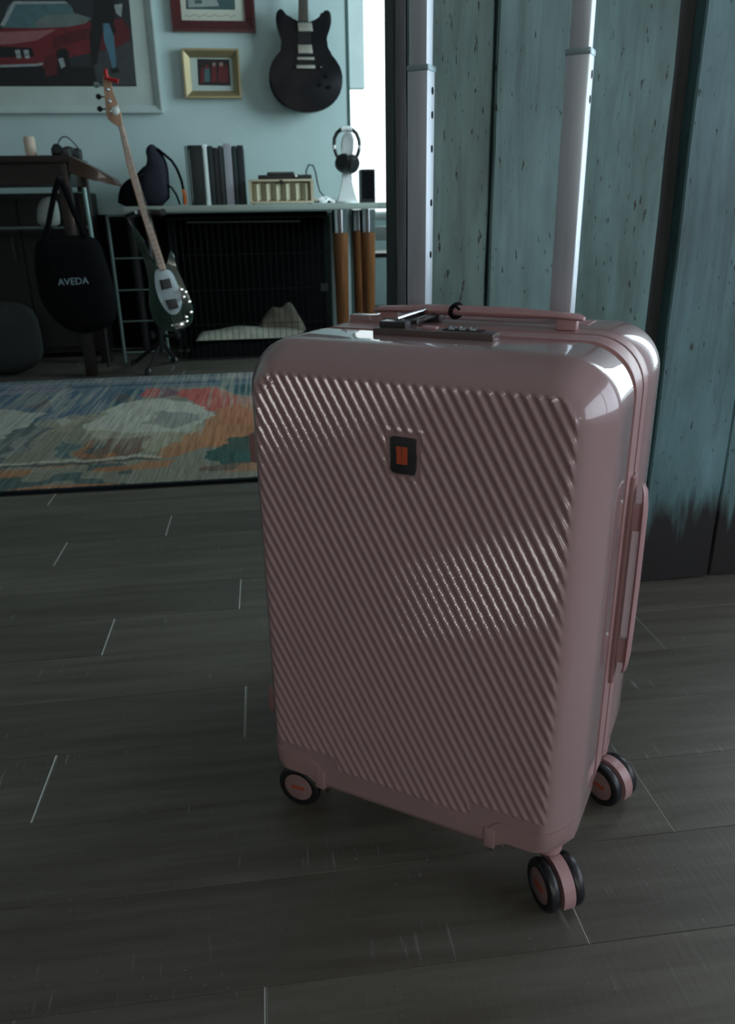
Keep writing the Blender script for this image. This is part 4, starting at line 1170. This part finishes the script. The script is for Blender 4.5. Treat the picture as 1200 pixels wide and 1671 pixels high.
bm = bmesh.new()
for k in range(4):
    a = pb([(195.3+k*1.3, 206)], .0605)[0]; b = pb([(285+k*4.5, 530-k*1.2)], .060)[0]; tube(bm, [a, b], .0005, 4)
emit('strings', bm, STRING, bs)
# stand
sb = atZ(250, 590)
st = empty('guitar_stand', (sb.x, sb.y, 0), 0, 'black tubular tripod stand holding the green bass', 'stand')
bm = bmesh.new()
foot_c = pb([(262, 548)], -.03)[0]; yoke = pb([(238, 352)], -.03)[0]
tube(bm, [Vector((foot_c.x-.005, foot_c.y+.02, .10)), foot_c, yoke], .011, 10); emit('post', bm, BLACK, st, smooth=60)
bm = bmesh.new(); yk = pb([(232, 372), (222, 352), (205, 350)], -.02)
tube(bm, [pb([(216, 372)], -.01)[0], pb([(206, 352)], .0)[0], pb([(222, 346)], .07)[0]], .008, 8)
tube(bm, [pb([(222, 349)], .0)[0], pb([(240, 347)], -.015)[0], pb([(264, 348)], .0)[0], pb([(266, 346)], .07)[0]], .015, 8); emit('neck_yoke', bm, BLACK, st, smooth=60)
for q in ((220, 596), (243, 611), (286, 592)):
    f_ = atZ(*q); bm = bmesh.new()
    tube(bm, [Vector((foot_c.x, foot_c.y+.02, .15)), Vector((f_.x, f_.y, .013))], .010, 8)
    lg = emit('leg', bm, BLACK, st, smooth=60)
    bm = bmesh.new(); lathe(bm, [(0, 0), (.018, 0), (.018, .02), (.01, .03), (0, .03)], (f_.x, f_.y, 0), (0, 0, 1), seg=12); emit('rubber_foot', bm, RUBBER, lg, smooth=40)
for s_ in (-1, 1):
    bm = bmesh.new(); p = pb([(272+s_*20, 542)], .0)[0]
    tube(bm, [Vector((foot_c.x, foot_c.y+.02, .17)), p+Vector((0, .02, -.014)), p+Vector((0, -.075, -.014)), p+Vector((0, -.08, .012))], .008, 8); emit('cradle_arm', bm, BLACK, st, smooth=60)

# ------------------------------------------------------------------ crate, bedding, rack under the desk
ca, cb_ = atY(322, 450, 4.12).x-.12, atY(541, 450, 4.12).x
cr = empty('dog_crate', ((ca+cb_)/2, 4.3, 0), 0, 'black wire pet crate standing under the desk', 'crate')
def wires(bm, x0, x1, y0, y1, z0, z1, nv, nh, r=.0012):
    for k in range(nv+1):
        t = k/nv; tube(bm, [(x0+(x1-x0)*t, y0+(y1-y0)*t, z0), (x0+(x1-x0)*t, y0+(y1-y0)*t, z1)], r, 4)
    for k in range(nh+1):
        z = z0+(z1-z0)*k/nh; tube(bm, [(x0, y0, z), (x1, y1, z)], r*1.4, 4)
CZ = .690
bm = bmesh.new(); wires(bm, ca, cb_, 4.12, 4.12, .01, CZ, 26, 4); emit('front_panel', bm, WIRE, cr)
bm = bmesh.new(); wires(bm, cb_, cb_, 4.12, 4.50, .01, CZ, 12, 4); emit('side_panel', bm, WIRE, cr)
bm = bmesh.new(); wires(bm, ca, ca, 4.12, 4.50, .01, CZ, 12, 4); emit('side_panel', bm, WIRE, cr)
bm = bmesh.new(); tube(bm, [(ca, 4.115, CZ), (cb_, 4.115, CZ)], .004, 6); tube(bm, [(ca, 4.115, .01), (cb_, 4.115, .01)], .004, 6); emit('frame_bar', bm, WIRE, cr)
lb = [atY(305, 363, 4.10), atY(490, 361, 4.10)]
bm = bmesh.new(); tube(bm, lb, .0035, 6); emit('handle_rod', bm, mat('dull_steel_rod', (.12, .14, .14), rough=.4, metal=.5), cr)
bm = bmesh.new(); box(bm, (cb_-.06, 4.10, .33), (cb_-.02, 4.13, .37), bev=.004); emit('latch', bm, BLACK, cr)
bm = bmesh.new()
box(bm, (ca-.40, 4.51, .02), (cb_+.02, 4.53, .715)); box(bm, (ca-.01, 4.14, .697), (cb_+.01, 4.53, .703))  # crate cover; its back sheet runs on past the crate to darken the wall
emit('cover_and_dark_sheet', bm, CLOTHB, cr)
# bed + fleece + blanket
def mound(name, xa_, xb_, ya_, yb_, hgt, m, label, cat, seed=1, zb=.012, pw=.35):
    bm = bmesh.new(); n1, n2 = 34, 14; r = random.Random(seed); ph = [r.uniform(0, 6) for _ in range(6)]
    top = []
    for i in range(n1+1):
        row = []
        for j in range(n2+1):
            s, t = i/n1, j/n2
            e = max(0, (1-(2*s-1)**2))**pw*max(0, (1-(2*t-1)**2))**pw
            w_ = 1+.10*sin(9*s+ph[0])+.08*sin(17*s+5*t+ph[1])+.06*sin(11*t+ph[2])
            row.append(bm.verts.new((xa_+(xb_-xa_)*s, ya_+(yb_-ya_)*t, zb+hgt*e*w_)))
        top.append(row)
    for i in range(n1):
        for j in range(n2): bm.faces.new((top[i][j], top[i+1][j], top[i+1][j+1], top[i][j+1]))
    es = [e for e in bm.edges if e.is_boundary]
    bmesh.ops.holes_fill(bm, edges=es)
    return tag(emit(name, bm, m, None, smooth=60), label, cat)
x0, x1 = atZ(322, 565).x, atZ(505, 560).x
mound('pet_bed', x0-.02, x1+.14, 4.145, 4.45, .10, CLOTHB, 'low black pet bed on the floor inside the wire crate', 'pet bed', 3, pw=.25, zb=.006)
mound('fleece', atY(318, 530, 4.2).x, atY(500, 530, 4.2).x, 4.17, 4.40, .045, FLEECE, 'cream fleece spread over the black pet bed', 'blanket', 5, zb=.095)
mound('blanket', atY(418, 500, 4.3).x, atY(500, 500, 4.3).x, 4.28, 4.46, .15, BLANK, 'rumpled beige blanket heaped at the back of the pet bed', 'blanket', 8, zb=.09, pw=.7)
bm = bmesh.new(); p = atZ(302, 573); box(bm, (p.x-.03, p.y-.012, .0005), (p.x+.03, p.y+.012, .008), bev=.001)
tag(emit('paper_scrap', bm, MATB), 'small white paper scrap on the floor by the stand', 'paper')

YR = 4.10
rk = empty('metal_rack', atZ(204, 580), 0, 'open grey metal rack with thin rungs behind the green bass', 'rack')
def pr_(a, b, Y=YR): return atY(a, b, Y)
rx1 = pr_(262, 450).x
zb_, zt_ = .02, pr_(176, 352).z
xl0, xl1 = pr_(203, 575).x, pr_(175, 355).x
for (p, q) in (((xl0, YR, .01), (xl1, YR, zt_)), ((rx1, YR, .01), (rx1-.02, YR, zt_)), ):
    bm = bmesh.new(); tube(bm, [p, q], .0085, 8); emit('post', bm, GREYM, rk, smooth=60)
for y_ in (352, 422, 474, 525, 576):
    bm = bmesh.new(); z = pr_(200, y_).z; s = (z-.01)/(zt_-.01)
    tube(bm, [(xl0+(xl1-xl0)*s, YR, z), (rx1-.02*s, YR, z)], .0062 if y_ in (352, 576) else .004, 8); emit('rung', bm, GREYM, rk, smooth=60)

# ------------------------------------------------------------------ tall walnut table at the left
TZ = .955
A_ = atZ(110, 253, TZ)
d1 = Vector((0, .42, 0)); d2 = Vector((-1.3, 0, 0)); C_ = A_+d2
tb = empty('tall_table', (A_.x, A_.y, 0), 0, 'tall dark walnut table at the left with a tote bag hanging from it', 'table')
def quadprism(bm, a, e1, e2, z0, z1, bev=.0, mi=0):
    pts = [a, a+e1, a+e1+e2, a+e2]
    prism(bm, [Vector((p.x, p.y, z0)) for p in pts], (0, 0, z1-z0), bev=bev)
bm = bmesh.new(); quadprism(bm, A_, d1, d2, TZ-.03, TZ, .004); emit('table_top', bm, WALNUT, tb, smooth=40)
i1 = d1.normalized()*.03; i2 = d2.normalized()*.03
bm = bmesh.new(); quadprism(bm, A_+i1+i2, d1-i1*2, d2-i2*2, TZ-.115, TZ-.03); emit('apron', bm, WALNUT, tb)
for e in (i1*1.2+i2*1.2, d1-i1+i2, d2-i2+i1, d1+d2-i1-i2):
    p = A_+e; bm = bmesh.new(); box(bm, (p.x-.025, p.y-.025, .0), (p.x+.025, p.y+.025, TZ-.03), bev=.003); emit('leg', bm, WALNUT, tb, smooth=40)
bm = bmesh.new()
y_ = A_.y+.004
prism(bm, [Vector((p.x, y_, p.z)) for p in (atY(111, 253, y_), atY(150, 272, y_), atY(184, 291, y_), atY(190, 303, y_), atY(150, 294, y_), atY(112, 282, y_))], (0, .16, 0), bev=.003)
q = emit('sloping_end', bm, TEAKD, tb, smooth=40)
# things on the table
p = atZ(50, 252, TZ)
p = atY(51, 250, A_.y+.10)
px_y = None
bm = bmesh.new(); lathe(bm, [(0, 0), (.024, 0), (.024, .075), (.02, .08), (0, .078)], (p.x, p.y, TZ+.0005), (0, 0, 1), seg=24)
tag(emit('candle', bm, WAX, None, smooth=40), 'short ivory pillar candle standing on the tall walnut table', 'candle')
def seat_on(px, py, z, f1, f2=0.0):   # point on the table surface under a picture column
    return A_+d1*f1+d2*f2
p = atY(128, 262, A_.y+.10); p = Vector((min(p.x, A_.x-.03), p.y, 0))
bm = bmesh.new(); box(bm, (p.x-.05, p.y-.04, TZ+.001), (p.x+.02, p.y+.04, TZ+.035), bev=.008)
lathe(bm, [(0, 0), (.022, 0), (.020, .02), (0, .022)], (p.x-.02, p.y-.04, TZ+.025), (0, -1, .2), seg=18)
c = p
tube(bm, [Vector((c.x-.035+.10*k/12, c.y, TZ+.025+.055*sin(pi*(k/12)**.8))) for k in range(13)], .0025, 6)
tag(emit('camera_body', bm, BLACK, None, smooth=40), 'small black camera with a looped cord near the table corner', 'camera')
p = Vector((A_.x-.06, A_.y+.34, 0))
bm = bmesh.new(); box(bm, (p.x-.04, p.y-.04, TZ+.001), (p.x+.05, p.y+.04, TZ+.05), bev=.010)
lathe(bm, [(0, 0), (.026, 0), (.023, .05), (0, .052)], (p.x+.01, p.y-.04, TZ+.03), (0, -1, .0), seg=18)
tag(emit('charger', bm, BLACK, None, smooth=40), 'bulky black lens case on the receding side of the walnut table', 'case')

# tote bag hanging from the table front
YT = A_.y-.075
tt = empty('tote_bag', atY(120, 460, YT), 0, 'black fabric tote bag with pale lettering hanging from the walnut table', 'bag')
out = [(60, 392), (80, 386), (110, 384), (140, 384), (160, 390), (172, 420), (184, 460), (192, 500), (188, 525), (170, 538), (140, 545), (112, 540), (86, 520), (66, 490), (58, 450), (56, 415)]
bm = bmesh.new(); pillow(bm, pg(smooth_loop(out, 1), YT), (0, -1, 0), .05); emit('bag_body', bm, CLOTHB, tt, smooth=60)
bm = bmesh.new(); tube(bm, [atY(x_, y_, YT-.02) for x_, y_ in ((74, 392), (82, 350), (90, 310), (96, 292), (102, 300), (118, 340), (140, 390))], .012, 8, flat=.35); emit('strap', bm, CLOTHB, tt, smooth=60)
cv = bpy.data.curves.new('lettering', 'FONT'); cv.body = 'AVEDA'; cv.size = .05; cv.extrude = .0008; cv.space_character = 1.02
tmp = bpy.data.objects.new('lettering_tmp', cv); COL.objects.link(tmp); bpy.context.view_layer.update()
dg = bpy.context.evaluated_depsgraph_get(); me = bpy.data.meshes.new_from_object(tmp.evaluated_get(dg)); bpy.data.objects.remove(tmp)
a = atY(95, 466, YT-.056); b = atY(145, 463, YT-.056)
wd = max(v.co.x for v in me.vertices)
s_ = (b.x-a.x)/wd
bm = bmesh.new(); bm.from_mesh(me); bpy.data.meshes.remove(me)
for v in bm.verts: v.co = Vector((a.x+v.co.x*s_, YT-.053-v.co.z, a.z+v.co.y*s_+v.co.x*s_*.03))
q = emit('lettering', bm, mat('pale_lettering', (.26, .38, .42), rough=.6), tt)
bm = bmesh.new()
p = atY(96, 292, YT-.02)
tube(bm, [p+Vector((0, 0, .006)), p+Vector((0, .06, .006))], .005, 8)
emit('hook', bm, BLACK, tt)
# dark things under the table
xa_ = atY(-200, 450, 4.30).x; xb_ = atY(158, 450, 4.30).x
cb2 = empty('storage_cabinet', ((xa_+xb_)/2, 4.45, 0), 0, 'dark low cabinet against the wall under the tall table', 'cabinet')
bm = bmesh.new(); box(bm, (xa_, 4.37, .03), (xb_, 4.57, .82), bev=.004); emit('body', bm, mat('black_brown_carcass', (.012, .010, .010), rough=.6), cb2, smooth=40)
for k in range(3):
    w3 = (xb_-xa_)/3
    bm = bmesh.new(); box(bm, (xa_+w3*k+.006, 4.355, .06), (xa_+w3*(k+1)-.006, 4.372, .80), bev=.002); dr = emit('door', bm, mat('black_brown_door', (.010, .009, .009), rough=.6), cb2)
    bm = bmesh.new(); box(bm, (xa_+w3*(k+1)-.05, 4.34, .5), (xa_+w3*(k+1)-.04, 4.357, .62)); emit('handle', bm, GUN, dr)
# grey metal clothes rail / shelf in front of it
YS = 4.05
sh = empty('wire_shelf', atY(40, 500, YS), 0, 'slim pale metal shelf frame half hidden behind the tote bag', 'shelf')
bm = bmesh.new(); zs = atY(30, 373, YS).z
tube(bm, [atY(-160, 375, YS), atY(70, 372, YS)], .007, 8); tube(bm, [atY(88, 372, YS), atY(124, 372, YS)], .004, 8); emit('shelf_rail', bm, GREYM, sh, smooth=60)
bm = bmesh.new(); tube(bm, [atY(137, 306, YS), atY(150, 388, YS)], .010, 8); tube(bm, [atY(120, 314, YS), atY(137, 314, YS)], .004, 6); tube(bm, [atY(141, 370, YS), atY(150, 372, YS)], .006, 6); emit('upright', bm, mat('mint_metal', (.24, .36, .34), rough=.35, metal=.3), sh, smooth=60)
for a_, b_ in ((-150, 0), (150, 0)):
    bm = bmesh.new(); p = atY(a_, 390, YS); tube(bm, [(p.x, YS, .0), (p.x, YS, p.z)], .009, 8); emit('post', bm, BLACK, sh, smooth=60)
bm = bmesh.new(); p0 = atY(-160, 373, YS); p1 = atY(130, 373, YS); box(bm, (p0.x, YS, p0.z-.012), (p1.x, YS+.14, p0.z-.004)); emit('shelf_board', bm, BLACK, sh)
# pale carrier bag on that shelf
out = [(62, 371), (60, 345), (66, 325), (80, 320), (92, 324), (98, 350), (98, 371)]
bm = bmesh.new(); pillow(bm, pg(smooth_loop(out, 1), YS+.05), (0, -1, 0), .03); 
tag(emit('carrier_bag', bm, CARDB, None, smooth=60), 'pale crumpled carrier bag on the metal shelf behind the tote straps', 'bag')
# grey cushion-like bag on the floor at far left
out = [(-60, 540), (-60, 440), (-20, 420), (20, 424), (45, 440), (55, 480), (60, 520), (40, 536), (10, 545)]
bm = bmesh.new(); pg_ = pg(smooth_loop(out, 1), 3.95); pillow(bm, pg_, (0, -1, 0), .09)
mz = min(v.co.z for v in bm.verts)
for v in bm.verts: v.co.z -= mz-.004
tag(emit('floor_bag', bm, GREYC, None, smooth=60), 'slumped charcoal grey bag on the floor at the far left', 'bag')

# white chair in the alcove
p = atZ(640, 478)
wc = empty('white_chair', (.86, 5.2, 0), 0, 'white chair behind the desk end in the bright alcove', 'chair')
Yc = 5.15
zc1 = atY(625, 345, Yc).z; 
x0 = atY(612, 380, Yc).x
bm = bmesh.new(); box(bm, (x0, Yc, .655), (x0+.42, Yc+.03, .70), bev=.012); emit('back_rail', bm, WHITE, wc, smooth=40)
bm = bmesh.new(); box(bm, (x0, Yc, .535), (x0+.42, Yc+.03, .62), bev=.012); emit('back_panel', bm, WHITE, wc, smooth=40)
bm = bmesh.new(); box(bm, (x0, Yc+.02, .43), (x0+.42, Yc+.44, .46), bev=.01); emit('seat', bm, WALNUT, wc, smooth=40)
for a_, b_, h_ in ((.10, .015, .70), (.38, .015, .70), (.05, .42, .44), (.38, .42, .44)):
    bm = bmesh.new(); tube(bm, [(x0+a_-.02, Yc+b_, 0), (x0+a_, Yc+b_, h_)], .014, 8); emit('leg', bm, WHITE, wc, smooth=60)
